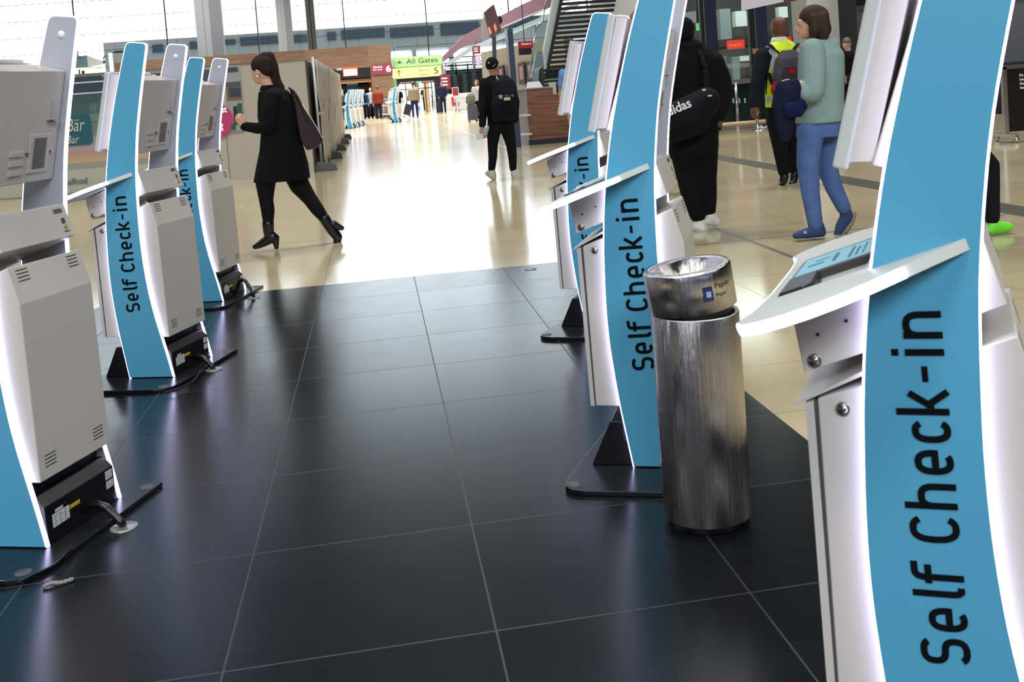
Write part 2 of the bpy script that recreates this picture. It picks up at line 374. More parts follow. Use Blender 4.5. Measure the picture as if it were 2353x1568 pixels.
def kiosk():
    root = empty('check_in_kiosk')
    ins = inset(OUT, 0.0035)
    area_ = sum(OUT[i][0]*OUT[(i+1) % len(OUT)][1]-OUT[(i+1) % len(OUT)][0]*OUT[i][1] for i in range(len(OUT)))
    chk = inset(OUT, 0.0035)
    if max(p[0] for p in chk) > max(p[0] for p in OUT): ins = inset(OUT, -0.0035)
    for k, (y0, y1) in enumerate(((0.0, 0.018), (KW-0.018, KW))):
        m = MB(); m.prism(ins, y0, y1, 0, cap0=0 if k == 0 else 1, cap1=1 if k == 0 else 0, side=1)
        p = m.build('side_panel', [M_BLUE, M_GREYIN], root)
        # lit rim that runs around the panel
        m = MB(); n = len(OUT); ya, yb = y0+0.0015, y1-0.0015
        vo = [[m.bm.verts.new((q[0], y, q[1])) for q in OUT] for y in (ya, yb)]
        vi = [[m.bm.verts.new((q[0], y, q[1])) for q in inset(OUT, 0.003 if ins is chk or ins == chk else -0.003)] for y in (ya, yb)]
        for i in range(n-1):
            j = i+1
            m.bm.faces.new((vo[0][i], vo[0][j], vo[1][j], vo[1][i])); m.bm.faces.new((vi[0][j], vi[0][i], vo[0][i], vo[0][j])[::-1]); m.bm.faces.new((vo[1][i], vo[1][j], vi[1][j], vi[1][i]))
        m.build('light_strip', M_LED, p)
        if k == 0:
            # vertical lettering, read from the bottom upwards
            lt = stroke_letters()
            bmesh.ops.scale(lt.bm, verts=lt.bm.verts[:], vec=(.553, .553, 1))
            lo_ = lt.build('lettering', M_BLK, p, recalc=False); lo_.matrix_local = frame((-0.141, -0.0012, 0.338), (-0.034, 0, 1), (-1, 0, -0.034))
        else:
            m = MB(); m.lathe([(0, 0.004), (0.011, 0.004), (0.012, 0.0)], (-0.045, y0, 1.545), 20, M=Matrix.Rotation(rad(90), 3, 'X')); m.build('camera_lens', mat('lens_white', (235, 235, 235), 0.3), p)
    yi0, yi1 = 0.02, KW-0.02
    # display
    m = MB(); m.prism([(-.308, 1.112), (-.286, 1.106), (-.193, 1.475), (-.215, 1.480)], 0.010, KW-0.010)
    d = m.build('display_frame', M_PVC, root, bevel=0.004)
    m = MB(); dv = Vector((-.215+.308, 0, 1.48-1.112)).normalized(); o0 = Vector((-.308, 0, 1.112))-Vector((dv.z, 0, -dv.x))*0.0008
    m.quad([o0+dv*0.03+Vector((0, 0.03, 0)), o0+dv*0.35+Vector((0, 0.03, 0)), o0+dv*0.35+Vector((0, KW-0.03, 0)), o0+dv*0.03+Vector((0, KW-0.03, 0))])
    m.build('screen', M_SCREEN, d)
    m = MB(); m.prism([(-.287, 1.118), (-.247, 1.118), (-.158, 1.462), (-.193, 1.466)], 0.024, KW-0.024); m.build('display_mount', M_SHELL, root)
    m = MB(); m.prism([(-.250, 1.112), (-.126, 1.083), (-.041, 1.428), (-.135, 1.455)], 0.021, KW-0.021)
    h = m.build('display_housing', M_SHELL, root, bevel=0.003)
    bdir = Vector((-.041+.126, 0, 1.428-1.083)).normalized(); bn = Vector((bdir.z, 0, -bdir.x))
    def on(t, y, e=0.001): return Vector((-.126, 0, 1.083))+bdir*t+Vector((0, y, 0))+bn*e
    def patch(mb, t0, t1, y0, y1, e=0.001, mi=0, dep=0.0):
        if dep: mb.slab([on(t0, y0, 0), on(t0, y1, 0), on(t1, y1, 0), on(t1, y0, 0)], bn*dep, mi)
        else: mb.quad([on(t0, y0, e), on(t0, y1, e), on(t1, y1, e), on(t1, y0, e)], mi)
    m = MB(); patch(m, .03, .155, .225, .325, dep=0.004); v = m.build('vent_grille', M_SHELL, h, bevel=0.002)
    m = MB()
    for i in range(16): patch(m, .045+i*.0062, .0485+i*.0062, .245, .305, e=0.0052)
    m.build('vent_slots', M_VENT, v)
    m = MB()
    for i in range(3): patch(m, .03+i*.03, .045+i*.03, .14, .20, dep=0.006)
    m.build('vent_hood', M_SHELL, h)
    m = MB(); patch(m, .205, .255, .315, .345, e=0.0012); m.build('access_hatch', mat('hatch_grey', (176, 172, 166), 0.5), h)
    m = MB(); patch(m, .19, .198, .30, .345, dep=0.008); patch(m, .192, .196, .312, .325, dep=0.016); m.build('latch', M_STEEL, h)
    for y in (.218, .332):
        m = MB(); patch(m, .09, .098, y-.004, y+.004, dep=0.008); m.build('screw', M_STEEL, v)
    m = MB(); m.quad([(-.17, .17, 1.4462), (-.15, .24, 1.4405), (-.16, .26, 1.4435), (-.18, .19, 1.449)]); 
    m.bm.free(); m = MB(); patch(m, .325, .345, .03, .055, e=0.001); m.build('dark_sticker', M_BLK, h)
    # printer unit under the tray
    m = MB(); m.prism([(-.385, .880), (-.370, .782), (-.067, .896), (-.097, 1.000)], 0.019, KW-0.019)
    pr = m.build('printer_unit', M_SHELL, root, bevel=0.002)
    M90 = Matrix.Rotation(rad(90), 3, 'X')
    for (x, z, r, nm) in ((-.352, .803, .0115, 'lock'),):
        m = MB(); m.lathe([(0, .006), (.006, .006), (.0065, .003), (.010, .004), (r, .003), (r, 0)], (x, 0.019, z), 20, M=M90); m.build(nm, M_STEEL, pr)
    for x, z in ((-.345, .845), (-.30, .868)):
        m = MB(); m.lathe([(0, .001), (.003, .001), (.003, 0)], (x, 0.019, z), 8, M=M90); m.build('screw', M_DARKP, pr)
    pb = Vector((.030, 0, -.104)).normalized(); pn = Vector((pb.z, 0, -pb.x))*-1
    def onp(t, y, e=0.0008): return Vector((-.097, 0, 1.0))+pb*t+Vector((0, y, 0))+pn*e
    def pp(mb, t0, t1, y0, y1, mi=0): mb.quad([onp(t0, y0), onp(t0, y1), onp(t1, y1), onp(t1, y0)], mi)
    m = MB(); pp(m, .012, .028, .30, .345); m.build('barcode_sticker', M_SILVER, pr)
    m = MB()
    for i in range(9): pp(m, .013, .026, .303+i*.0045, .3045+i*.0045+(i % 3)*.0008)
    for v_ in m.bm.verts: v_.co += pn*0.0004
    m.build('barcode', M_BLK, pr)
    m = MB(); pp(m, .045, .063, .325, .343); m.build('code_sticker', mat('dark_code', (70, 70, 70), 0.5), pr)
    m = MB(); c0 = onp(.076, .336, .001)
    m.slab([c0+pb*(.008*cos(a*pi/8))+Vector((0, .008*sin(a*pi/8), 0)) for a in range(16)], pn*.0004); m.build('seal_sticker', mat('seal_olive', (150, 140, 40), 0.5), pr)
    m = MB(); pp(m, .088, .091, .322, .348); m.build('label_line', M_BLK, pr)
    # cabinet
    prof = [(-.357, .214), (-.366, .735), (-.055, .850), (-.025, .740), (-.016, .206)]
    m = MB(); m.prism([(-.345, .214), (-.352, .740), (-.055, .850), (-.025, .740), (-.016, .206)], 0.019, KW-0.019)
    cb = m.build('cabinet', M_SHELL, root, bevel=0.003)
    m = MB(); m.prism([(-.362, .214), (-.371, .733), (-.358, .737), (-.349, .214)], 0.017, KW-0.017); dr = m.build('cabinet_door', [M_SHELL, M_BLUE], root)
    for pf in dr.data.polygons:
        if pf.normal.x < -.9: pf.material_index = 1
    dr['label'] = 'light blue door'
    m = MB(); m.prism([(-.3495, .214), (-.3585, .736), (-.352, .740), (-.344, .214)], 0.0195, KW-0.0195); m.build('door_seam', M_VENT, cb)
    m = MB(); m.slab([(-.3625, KW/2-.02, .50), (-.3625, KW/2+.02, .50), (-.3650, KW/2+.02, .50), (-.3650, KW/2-.02, .50)], (0, 0, .006)); m.build('door_mark', M_BLK, dr)
    m = MB(); m.prism([(-.388, .728), (-.386, .732), (-.262, .798), (-.258, .792)], 0.017, KW-0.017); m.build('paper_flap', M_SHELL, root)
    m = MB(); m.lathe([(0, .006), (.006, .006), (.0065, .003), (.010, .004), (.0115, .003), (.0115, 0)], (-.312, 0.019, .726), 20, M=M90); m.build('lock', M_STEEL, cb)
    def vents(base, d, n_, t0, ys, nm='vent_slot'):
        for (ya, yb) in ys:
            m = MB()
            for i in range(4):
                t = t0+i*.011
                m.quad([base+d*t+Vector((0, ya, 0))+n_*.0008, base+d*t+Vector((0, yb, 0))+n_*.0008, base+d*(t+.0035)+Vector((0, yb, 0))+n_*.0008, base+d*(t+.0035)+Vector((0, ya, 0))+n_*.0008])
            m.build(nm, M_VENT, cb)
    d1 = Vector((.03, 0, -.11)).normalized(); n1 = Vector((-d1.z, 0, d1.x))
    vents(Vector((-.055, 0, .85)), d1, n1, .012, ((.048, .10), (.285, .337)))
    d2 = Vector((.009, 0, -.534)).normalized(); n2 = Vector((-d2.z, 0, d2.x))
    vents(Vector((-.025, 0, .74)), d2, n2, .462, ((.048, .10), (.285, .337)))
    # pedestal with computer, stickers
    m = MB(); m.prism([(-.372, .017), (-.302, .162), (-.045, .162), (-.012, .130), (-.010, .017)], 0.020, KW-0.020)
    pd = m.build('pedestal', M_BASE, root, bevel=0.003)
    m = MB(); m.span((-.262, .0185, .10), (-.07, KW-.0185, .206)); m.build('spine', mat('navy_panel', (20, 26, 44), 0.5), root)
    for nm, mt_, y0, y1, z0, z1 in (('info_sticker', M_LABEL, .045, .125, .058, .098), ('small_sticker', M_LABEL, .06, .098, .1, .109), ('warning_sticker', M_YEL, .128, .178, .082, .094), ('paper_sticker', M_LABEL, .315, .352, .098, .126), ('paper_sticker', M_LABEL, .316, .354, .068, .092)):
        m = MB(); m.quad([(-.0092, y0, z0), (-.0092, y1, z0), (-.0092, y1, z1), (-.0092, y0, z1)]); st = m.build(nm, mt_, pd)
        m = MB()
        for i in range(int((z1-z0)/.006)):
            zz = z0+.003+i*.006
            for kx in range(3):
                a = y0+(y1-y0)*(.08+.3*kx); m.quad([(-.0088, a, zz), (-.0088, a+(y1-y0)*(.12+.06*((i+kx) % 3)), zz), (-.0088, a+(y1-y0)*(.12+.06*((i+kx) % 3)), zz+.002), (-.0088, a, zz+.002)])
        if m.bm.faces: m.build('print_lines', M_VENT, st)
        else: m.bm.free()
    pl = [(-.43, -.10), (-.425, -.165), (-.40, -.192), (-.36, -.2), (0.01, -.2), (.055, -.185), (.08, -.14), (.085, -.09), (.066, .515), (-.33, .54), (-.37, .52)]
    m = MB(); m.slab([(x, y, 0.001) for x, y in pl], (0, 0, .015)); pt = m.build('base_plate', mat('plate_black', (24, 26, 29), 0.28, 0.3), root, bevel=0.002)
    for x, y in ((-.395, -.15), (.03, -.15), (-.33, .49), (.035, .47)):
        m = MB(); m.lathe([(0, .0025), (.022, .0025), (.024, 0)], (x, y, .016), 16); m.build('levelling_foot', mat('foot_grey', (58, 60, 58), 0.5), pt)
    # tray
    half = [(-.422, .10), (-.424, .04), (-.428, -.02), (-.430, -.04), (-.435, -.058), (-.442, -.076), (-.444, -.094), (-.439, -.112), (-.425, -.129), (-.400, -.143), (-.366, -.150), (-.328, -.147), (-.288, -.133), (-.245, -.107), (-.20, -.071), (-.16, -.038), (-.122, -.011), (-.112, -.001)]
    full = [(x, y) for x, y in half] + [(x, KW-y) for x, y in half[::-1]]
    def tz(x): return .984+(x+.113)*.342
    nrm = Vector((-.342, 0, 1)).normalized()
    m = MB(); n = len(full)
    rim = [Vector((x, y, tz(x))) for x, y in full]
    cx_ = Vector((-.32, KW/2, tz(-.32)))
    lo = [p + (cx_-p).normalized()*.003 for p in rim]
    rc = [(-.402, .028), (-.402, .36), (-.262, .36), (-.262, .028)]
    top = [m.bm.verts.new(p+nrm*.018) for p in lo]; bot = [m.bm.verts.new(p) for p in lo]
    hol = [m.bm.verts.new(Vector((x, y, tz(x)))+nrm*.018) for x, y in rc]; hob = [m.bm.verts.new(Vector((x, y, tz(x)))+nrm*.004) for x, y in rc]
    te = [m.bm.edges.new((top[i], top[(i+1) % n])) for i in range(n)]; he = [m.bm.edges.new((hol[i], hol[(i+1) % 4])) for i in range(4)]
    bmesh.ops.triangle_fill(m.bm, use_beauty=True, use_dissolve=False, edges=te+he)
    m.bm.faces.new(hob)
    for i in range(4): m.bm.faces.new((hol[i], hol[(i+1) % 4], hob[(i+1) % 4], hob[i]))
    m.bm.faces.new(bot[::-1])
    for i in range(n): m.bm.faces.new((bot[i], bot[(i+1) % n], top[(i+1) % n], top[i]))
    tr = m.build('tray', M_PVC, root)
    m = MB()
    strip = full[:15]+[None]+full[-15:]
    def ribbon(idx):
        for a, c in zip(idx, idx[1:]):
            prs = []
            for q in (rim[a], rim[c]):
                out_ = (q-cx_); out_.z = 0; out_.normalize()
                prs.append([q+nrm*.0005, q+out_*.003+nrm*.003, q+out_*.004+nrm*.009, q+out_*.003+nrm*.015, q+nrm*.0175])
            for k in range(4): m.quad([prs[0][k], prs[1][k], prs[1][k+1], prs[0][k+1]])
    ribbon(list(range(n-15, n))+list(range(0, 15)))
    for f in m.bm.faces: f.smooth = True
    bmesh.ops.remove_doubles(m.bm, verts=m.bm.verts[:], dist=1e-5)
    m.build('light_strip', M_LED, tr)
    def pt_(x, y, e): return Vector((x, y, tz(x)))+nrm*e
    m = MB(); m.quad([pt_(-.400, .19, .0168), pt_(-.400, .358, .0168), pt_(-.264, .358, .0168), pt_(-.264, .19, .0168)]); ig = m.build('instruction_panel', mat('panel_sky', (120, 190, 210), 0.4), tr)
    m = MB()
    for x0, y0, x1, y1 in ((-.385, .26, -.355, .27), (-.375, .30, -.350, .306), (-.34, .24, -.333, .32), (-.31, .22, -.305, .33), (-.298, .22, -.294, .31), (-.286, .22, -.283, .33)):
        m.quad([pt_(x0, y0, .0174), pt_(x0, y1, .0174), pt_(x1, y1, .0174), pt_(x1, y0, .0174)])
    m.build('print_lines', mat('print_blue', (50, 100, 125), 0.5), ig)
    m = MB(); m.slab([pt_(-.400, .165, .004), pt_(-.400, .188, .004), pt_(-.264, .188, .004), pt_(-.264, .165, .004)], nrm*.0135); m.build('slot_bar', M_VENT, tr)
    m = MB(); m.slab([pt_(-.400, .035, .004), pt_(-.400, .155, .004), pt_(-.375, .16, .004), pt_(-.350, .155, .004), pt_(-.345, .05, .004), pt_(-.36, .035, .004)], nrm*.018); m.build('passport_reader', M_DARKP, tr, bevel=0.003)
    return root
K0 = kiosk()
KG = 'self check-in kiosks of one model'
KIOSKS = [
 ((-1.050, 3.240), 20, 'nearest left self check-in kiosk, its back to the aisle, cut by the left edge'),
 ((-1.032, 5.155), 19.5, 'blue self check-in kiosk, middle of the three in the left row'),
 ((-1.060, 7.050), 16, 'self check-in kiosk at the far end of the left row, behind the middle one'),
 ((0.955, 1.385), 31, 'very large near self check-in kiosk with glowing white tray at the right edge'),
 ((0.952, 3.193), 22, 'blue self check-in kiosk standing directly beside the steel waste bin'),
 ((1.19, 5.15), 27, 'self check-in kiosk in the right row, behind the one beside the steel bin'),
]
def place_kiosk(i, loc, a, label, group='self check-in kiosks in the near rows', s=1.0):
    k = K0 if i == 0 else copy_tree(K0)
    k.location = (loc[0], loc[1], 0.0); k.rotation_euler = (0, 0, -rad(a)); k.scale = (s, s, s)
    return tag(k, label, 'check-in kiosk', group)
for i, (loc, a, lab) in enumerate(KIOSKS): place_kiosk(i, loc, a, lab)
# far groups (the farthest rows stand in front of the check-in hall)
for j, (u, v, a) in enumerate(((812, 295, 20), (823, 291.5, 20), (833, 288.5, 20))):
    g = gnd(u, v); place_kiosk(9, (g.x+.0, g.y), a, ('distant self check-in kiosk, front one of the three beside the fence end', 'distant self check-in kiosk, middle one of the three beside the fence end', 'distant self check-in kiosk, rear one of the three beside the fence end')[j], 'distant kiosks by the fence')
for j, (u, v, a) in enumerate(((917, 281, 22), (912, 275, 22), (907, 272, 22))):
    g = gnd(u, v); place_kiosk(9, (g.x, g.y), a, ('distant self check-in kiosk next to the woman in white trousers, front one', 'distant self check-in kiosk next to the woman in white trousers, second one', 'distant self check-in kiosk next to the woman in white trousers, rearmost')[j], 'distant kiosks in mid hall')

# floor outlets with conduits behind the kiosks
def outlet(p, label, cable_to=None, arch=0.10):
    r = empty('floor_outlet', (p[0], p[1], 0)); tag(r, label, 'floor outlet')
    m = MB(); m.lathe([(0, .004), (.034, .004), (.035, .005), (.041, .004), (.042, 0)], (0, 0, .0005), 28); m.build('cover_plate', mat('outlet_steel', (135, 135, 128), 0.35, 0.5), r)
    if cable_to:
        e = Vector((cable_to[0]-p[0], cable_to[1]-p[1], cable_to[2])); pts = []
        for i in range(15):
            t = i/14; q = Vector((e.x*t, e.y*t, 0.006+(e.z)*t+arch*sin(pi*min(1, t*1.1)))); pts.append(q)
        m = MB(); m.tube(pts, [0.011+0.0025*(i % 2) for i in range(15)], 10); m.build('conduit', mat('conduit_black', (12, 12, 13), 0.3), r)
    return r
outlet((-.865, 3.37), 'round steel floor outlet with black conduit behind the nearest left kiosk', (-1.03, 3.45, .03), .05)
outlet((-.87, 5.29), 'round steel floor outlet with black conduit behind the middle left kiosk', (-1.02, 5.40, .03), .04)
outlet((-.88, 7.16), 'round steel floor outlet with arched black conduit behind the farthest left kiosk', (-1.02, 7.25, .03), .10)
outlet((.985, 7.20), 'bare round steel floor outlet in the aisle left of the right row')
# thin loose cables along the plates
def wire(pts, label, r=.003):
    m = MB(); m.tube([Vector(p) for p in pts], r, 6); return tag(m.build('cable', mat('cable_black', (10, 10, 11), 0.4)), label, 'cable')
def bez(P, n=24):
    out = []
    for i in range(n*(len(P)-1)+1):
        k = min(i//n, len(P)-2); t = (i-k*n)/n
        p0, p1, p2, p3 = [Vector(P[min(max(k+d, 0), len(P)-1)]) for d in (-1, 0, 1, 2)]
        out.append(0.5*((2*p1)+(p2-p0)*t+(2*p0-5*p1+4*p2-p3)*t*t+(3*p1-p0-3*p2+p3)*t**3))
    return out
wire(bez([gnd(40, 1340, .02), gnd(75, 1322, .02), gnd(118, 1302, .019), gnd(140, 1285, .019), gnd(165, 1258, .019)], 8), 'thin black cable lying on the base plate of the nearest left kiosk')
wire(bez([gnd(375, 903, .02), gnd(410, 893, .019), gnd(440, 878, .019), gnd(455, 862, .019), gnd(462, 850, .019)], 8), 'thin black cable lying on the base plate of the middle left kiosk')
m = MB(); pts = bez([gnd(98, 1350, .006), gnd(118, 1341, .009), gnd(140, 1340, .007), gnd(168, 1331, .006)], 6)
m.tube(pts, [.003+.004*abs(sin(i*1.7)) for i in range(len(pts))], 6); tag(m.build('tape_scrap', mat('tape_scrap', (120, 118, 112), 0.7)), 'crumpled scrap of tape on the dark floor by the nearest left kiosk', 'litter')

# ------------------------------------------------------------------ waste bin
def steel_mat(k=.6):
    m = bpy.data.materials.new('brushed_steel'); m.use_nodes = True; nt = m.node_tree; b = nt.nodes['Principled BSDF']
    b.inputs['Base Color'].default_value = (.62, .60, .58, 1); b.inputs['Metallic'].default_value = 1; b.inputs['Roughness'].default_value = .13
    b.inputs['Anisotropic'].default_value = .0
    tc = nt.nodes.new('ShaderNodeTexCoord'); sp = nt.nodes.new('ShaderNodeSeparateXYZ'); nt.links.new(tc.outputs['Object'], sp.inputs[0])
    at = nt.nodes.new('ShaderNodeMath'); at.operation = 'ARCTAN2'; nt.links.new(sp.outputs[1], at.inputs[0]); nt.links.new(sp.outputs[0], at.inputs[1])
    cb = nt.nodes.new('ShaderNodeCombineXYZ'); nt.links.new(at.outputs[0], cb.inputs[0])
    zz = nt.nodes.new('ShaderNodeMath'); zz.operation = 'MULTIPLY'; zz.inputs[1].default_value = .03; nt.links.new(sp.outputs[2], zz.inputs[0]); nt.links.new(zz.outputs[0], cb.inputs[1])
    n = nt.nodes.new('ShaderNodeTexNoise'); n.inputs['Scale'].default_value = 6; n.inputs['Detail'].default_value = 8; n.inputs['Roughness'].default_value = .7; nt.links.new(cb.outputs[0], n.inputs['Vector'])
    bp = nt.nodes.new('ShaderNodeBump'); bp.inputs['Strength'].default_value = k; bp.inputs['Distance'].default_value = .012; nt.links.new(n.outputs['Fac'], bp.inputs['Height']); nt.links.new(bp.outputs[0], b.inputs['Normal'])
    return m
MS = steel_mat()
bp_ = (0.850, 2.862)
r = empty('waste_bin', (bp_[0], bp_[1], 0)); tag(r, 'tall cylindrical brushed steel waste bin with funnel lid beside the blue kiosk', 'waste bin')
R = .1245
m = MB(); m.lathe([(R-.012, .001), (R-.008, .012), (R-.006, .02)], seg=48); m.build('plinth', M_DARKP, r)
m = MB(); m.lathe([(R-.005, .02), (R, .022), (R, .600), (R-.002, .604), (R-.012, .602)], seg=64); m.build('body', MS, r)
m = MB(); m.lathe([(R-.018, .596), (R-.018, .618)], seg=48); m.build('collar', M_DARKP, r)
lidM = Matrix.Rotation(rad(5), 3, 'Y')
m = MB(); m.lathe([(R-.006, 0), (R, .001), (R, .112), (R-.004, .119), (R-.018, .120), (R-.03, .113), (R-.07, .072), (.035, .05), (.034, .02), (0, .018)], (0, 0, 0), 64, M=Matrix.Rotation(rad(-6), 3, 'Y'))
lid = m.build('lid', steel_mat(.35), r, loc=(-.004, 0, .617))
# printed symbol and lettering on the lid, wrapped on the cylinder
def wrap(o, R_, ang0):
    for v in o.data.vertices:
        x, y = v.co.x, v.co.y
        a = ang0 + x/R_; v.co = Vector((R_*cos(a), R_*sin(a), y))
LIDM = Matrix.Rotation(rad(-6), 4, 'Y')
def lid_text(s, z, ang, w, h, mt_):
    o = text(s, 'lettering', mt_, lid, Matrix.Identity(4), w=w, h=h); wrap(o, R+.0006, rad(ang)); o.data.transform(Matrix.Translation((0, 0, z))); o.matrix_local = LIDM; return o
lid_text('Papier', .060, -72, .060, .020, mat('print_brown', (24, 18, 14), .6)); lid_text('Paper', .038, -72, .040, .014, mat('print_brown', (80, 60, 40), .5))
m = MB()
for i in range(6):
    a0, a1 = [rad(-90+(k)*2.2) for k in (i, i+1)]
    m.quad([((R+.0006)*cos(a0), (R+.0006)*sin(a0), .035), ((R+.0006)*cos(a1), (R+.0006)*sin(a1), .035), ((R+.0006)*cos(a1), (R+.0006)*sin(a1), .075), ((R+.0006)*cos(a0), (R+.0006)*sin(a0), .075)])
o = m.build('paper_symbol', mat('print_navy', (20, 40, 80), .5), lid); o.matrix_local = LIDM
m = MB()
for i in range(3):
    a0, a1 = [rad(-86+(k)*2.2) for k in (i, i+1)]
    m.quad([((R+.001)*cos(a0), (R+.001)*sin(a0), .046), ((R+.001)*cos(a1), (R+.001)*sin(a1), .046), ((R+.001)*cos(a1), (R+.001)*sin(a1), .062), ((R+.001)*cos(a0), (R+.001)*sin(a0), .062)])
o = m.build('symbol_sheet', mat('print_lightblue', (150, 170, 200), .5), lid); o.matrix_local = LIDM
# ------------------------------------------------------------------ people
def fused(parts, vox, sm=4, name='m'):
    "fuse overlapping shapes into one continuous skin"
    m = MB()
    for p in parts: p(m)
    bmesh.ops.recalc_face_normals(m.bm, faces=m.bm.faces[:])
    me = bpy.data.meshes.new('tmp'); m.bm.to_mesh(me); m.bm.free()
    o = bpy.data.objects.new('tmp', me); COL.objects.link(o)
    r = o.modifiers.new('r', 'REMESH'); r.mode = 'VOXEL'; r.voxel_size = vox; r.use_smooth_shade = True
    s = o.modifiers.new('s', 'SMOOTH'); s.factor = 0.5; s.iterations = sm
    dg = bpy.context.evaluated_depsgraph_get(); dg.update()
    me2 = bpy.data.meshes.new_from_object(o.evaluated_get(dg)); bpy.data.objects.remove(o); bpy.data.meshes.remove(me)
    for p in me2.polygons: p.use_smooth = True
    return me2
def chain(pts, rs, ry=None, seg=14):
    "tapering limb with round joints"
    def f(m):
        P = [Vector(p) for p in pts]; Rr_ = rs if isinstance(rs, (list, tuple)) else [rs]*len(P)
        for i in range(len(P)-1):
            m.tube([P[i], P[i+1]], [Rr_[i], Rr_[i+1]], seg)
        for p, r in zip(P, Rr_): m.sphere(p, r, seg, 8)
    return f
def loft(secs, lat=Vector((1, 0, 0)), seg=24, pw=1.0):
    "elliptical sections (centre, half width, half depth)"
    def f(m):
        dep = Vector((-lat.y, lat.x, 0)).normalized(); rings = []
        for c, rx, ry in secs:
            c = Vector(c); ring = []
            for j in range(seg):
                a = 2*pi*j/seg; x, y = cos(a), sin(a)
                x = abs(x)**pw*(1 if x > 0 else -1); y = abs(y)**pw*(1 if y > 0 else -1)
                ring.append(m.bm.verts.new(c+lat*rx*x+dep*ry*y))
            rings.append(ring)
        for a, b in zip(rings, rings[1:]):
            for j in range(seg): m.bm.faces.new((a[j], a[(j+1) % seg], b[(j+1) % seg], b[j]))
        m.bm.faces.new(rings[0][::-1]); m.bm.faces.new(rings[-1])
    return f
def ball(c, r, M=None):
    return lambda m: m.sphere(c, r, 18, 12, M=M)
def boxs(c, d, rz=0, M=None):
    return lambda m: m.box(c, d, rz, M=M)
def head_parts(c, fwd, s=1.0, tilt=0.0, female=False):
    "skull, jaw, nose, ears, chin; c = centre between the ears"
    f = Vector((fwd.x, fwd.y, 0)).normalized(); l = Vector((-f.y, f.x, 0)); u = Vector((0, 0, 1))
    Rt = Matrix.Rotation(tilt, 3, l)   # positive tilt looks down
    f2 = Rt @ f; u2 = Rt @ u
    M = Matrix((f2, l, u2)).transposed()
    c = Vector(c)
    def P(x, y, z): return c + (f2*x+l*y+u2*z)*s
    out = [ball(P(-.012, 0, .038), (.095*s, .076*s, .088*s), M), ball(P(.030, 0, .005), (.062*s, .062*s, .085*s), M), ball(P(.038, 0, -.050), (.050*s, .050*s, .058*s), M), ball(P(.066, 0, -.082), (.026*s, .026*s, .020*s), M),
           ball(P(-.03, 0, -.02), (.062*s, .062*s, .06*s), M),
           chain([P(.088, 0, .012), P(.103, 0, -.012), P(.112, 0, -.028)], [.009*s, .012*s, .013*s], seg=8), ball(P(.092, 0, -.030), (.016*s, .012*s, .016*s), M), ball(P(.090, 0, -.052), (.014*s, .024*s, .007*s), M), ball(P(.087, 0, -.063), (.013*s, .02*s, .007*s), M),
           ball(P(.084, .03, .022), (.012*s, .024*s, .008*s), M), ball(P(.084, -.03, .022), (.012*s, .024*s, .008*s), M)]
    for y in (-.076, .076): out.append(ball(P(-.004, y, -.008), (.019*s, .010*s, .031*s), M))
    return out, P, M
def hand_parts(w, d, up, s=1.0, curl=0.6, thumb=1):
    "palm, four fingers, thumb; w = wrist, d = direction of the hand, up = back-of-hand normal"
    w = Vector(w); d = Vector(d).normalized(); up = (Vector(up)-d*Vector(up).dot(d)).normalized(); sd = d.cross(up)
    out = [chain([w-d*.006*s, w+d*.02*s], [.026*s, .026*s])]
    def pal(m):
        M = Matrix((d, sd, up)).transposed(); m.sphere(w+d*.055*s, (.05*s, .042*s, .017*s), 14, 8, M=M)
    out.append(pal)
    for i, (o_, L) in enumerate(((-.030, .068), (-.010, .078), (.011, .073), (.031, .058))):
        b = w+d*(.088 if i not in (0, 3) else .082)*s+sd*o_*s; p = [b-d*.02*s]; a = 0
        cur = b
        for k, fl in enumerate((.42, .33, .25)):
            a += curl*(.55 if k == 0 else .8); p.append(cur); cur = cur+(d*cos(a)-up*sin(a))*L*fl*s
        p.append(cur); out.append(chain(p, [.0095*s, .0092*s, .0085*s, .0078*s, .007*s], seg=8))
    b = w+d*.03*s+sd*(-.034*thumb)*s
    out.append(chain([b-up*.004*s, b+(d*.028-sd*.020*thumb-up*.01)*s, b+(d*.056-sd*.022*thumb-up*.022)*s], [.013*s, .011*s, .0085*s], seg=8))
    return out
SKIN = lambda n, c: mat('skin_'+n, c, 0.5, spec=0.35)
CL = lambda n, c, nz=0.12, r=0.85: mat('cloth_'+n, c, r, spec=0.15, noise=nz, nscale=60, bump=0.25)
def shoe_parts(ank, toe, w=.045, sole=.02, h=.05):
    a = Vector(ank); t = Vector(toe); d = (t-a); d.normalize()
    hl = a-d*.045
    return [chain([a+Vector((0, 0, .02)), a-Vector((0, 0, h*.4)), (a+t)/2-Vector((0, 0, h*.5)), t], [w*.95, w, w*.95, w*.8]), chain([hl-Vector((0, 0, h*.5)), a-Vector((0, 0, h*.6))], [w*.8, w])]

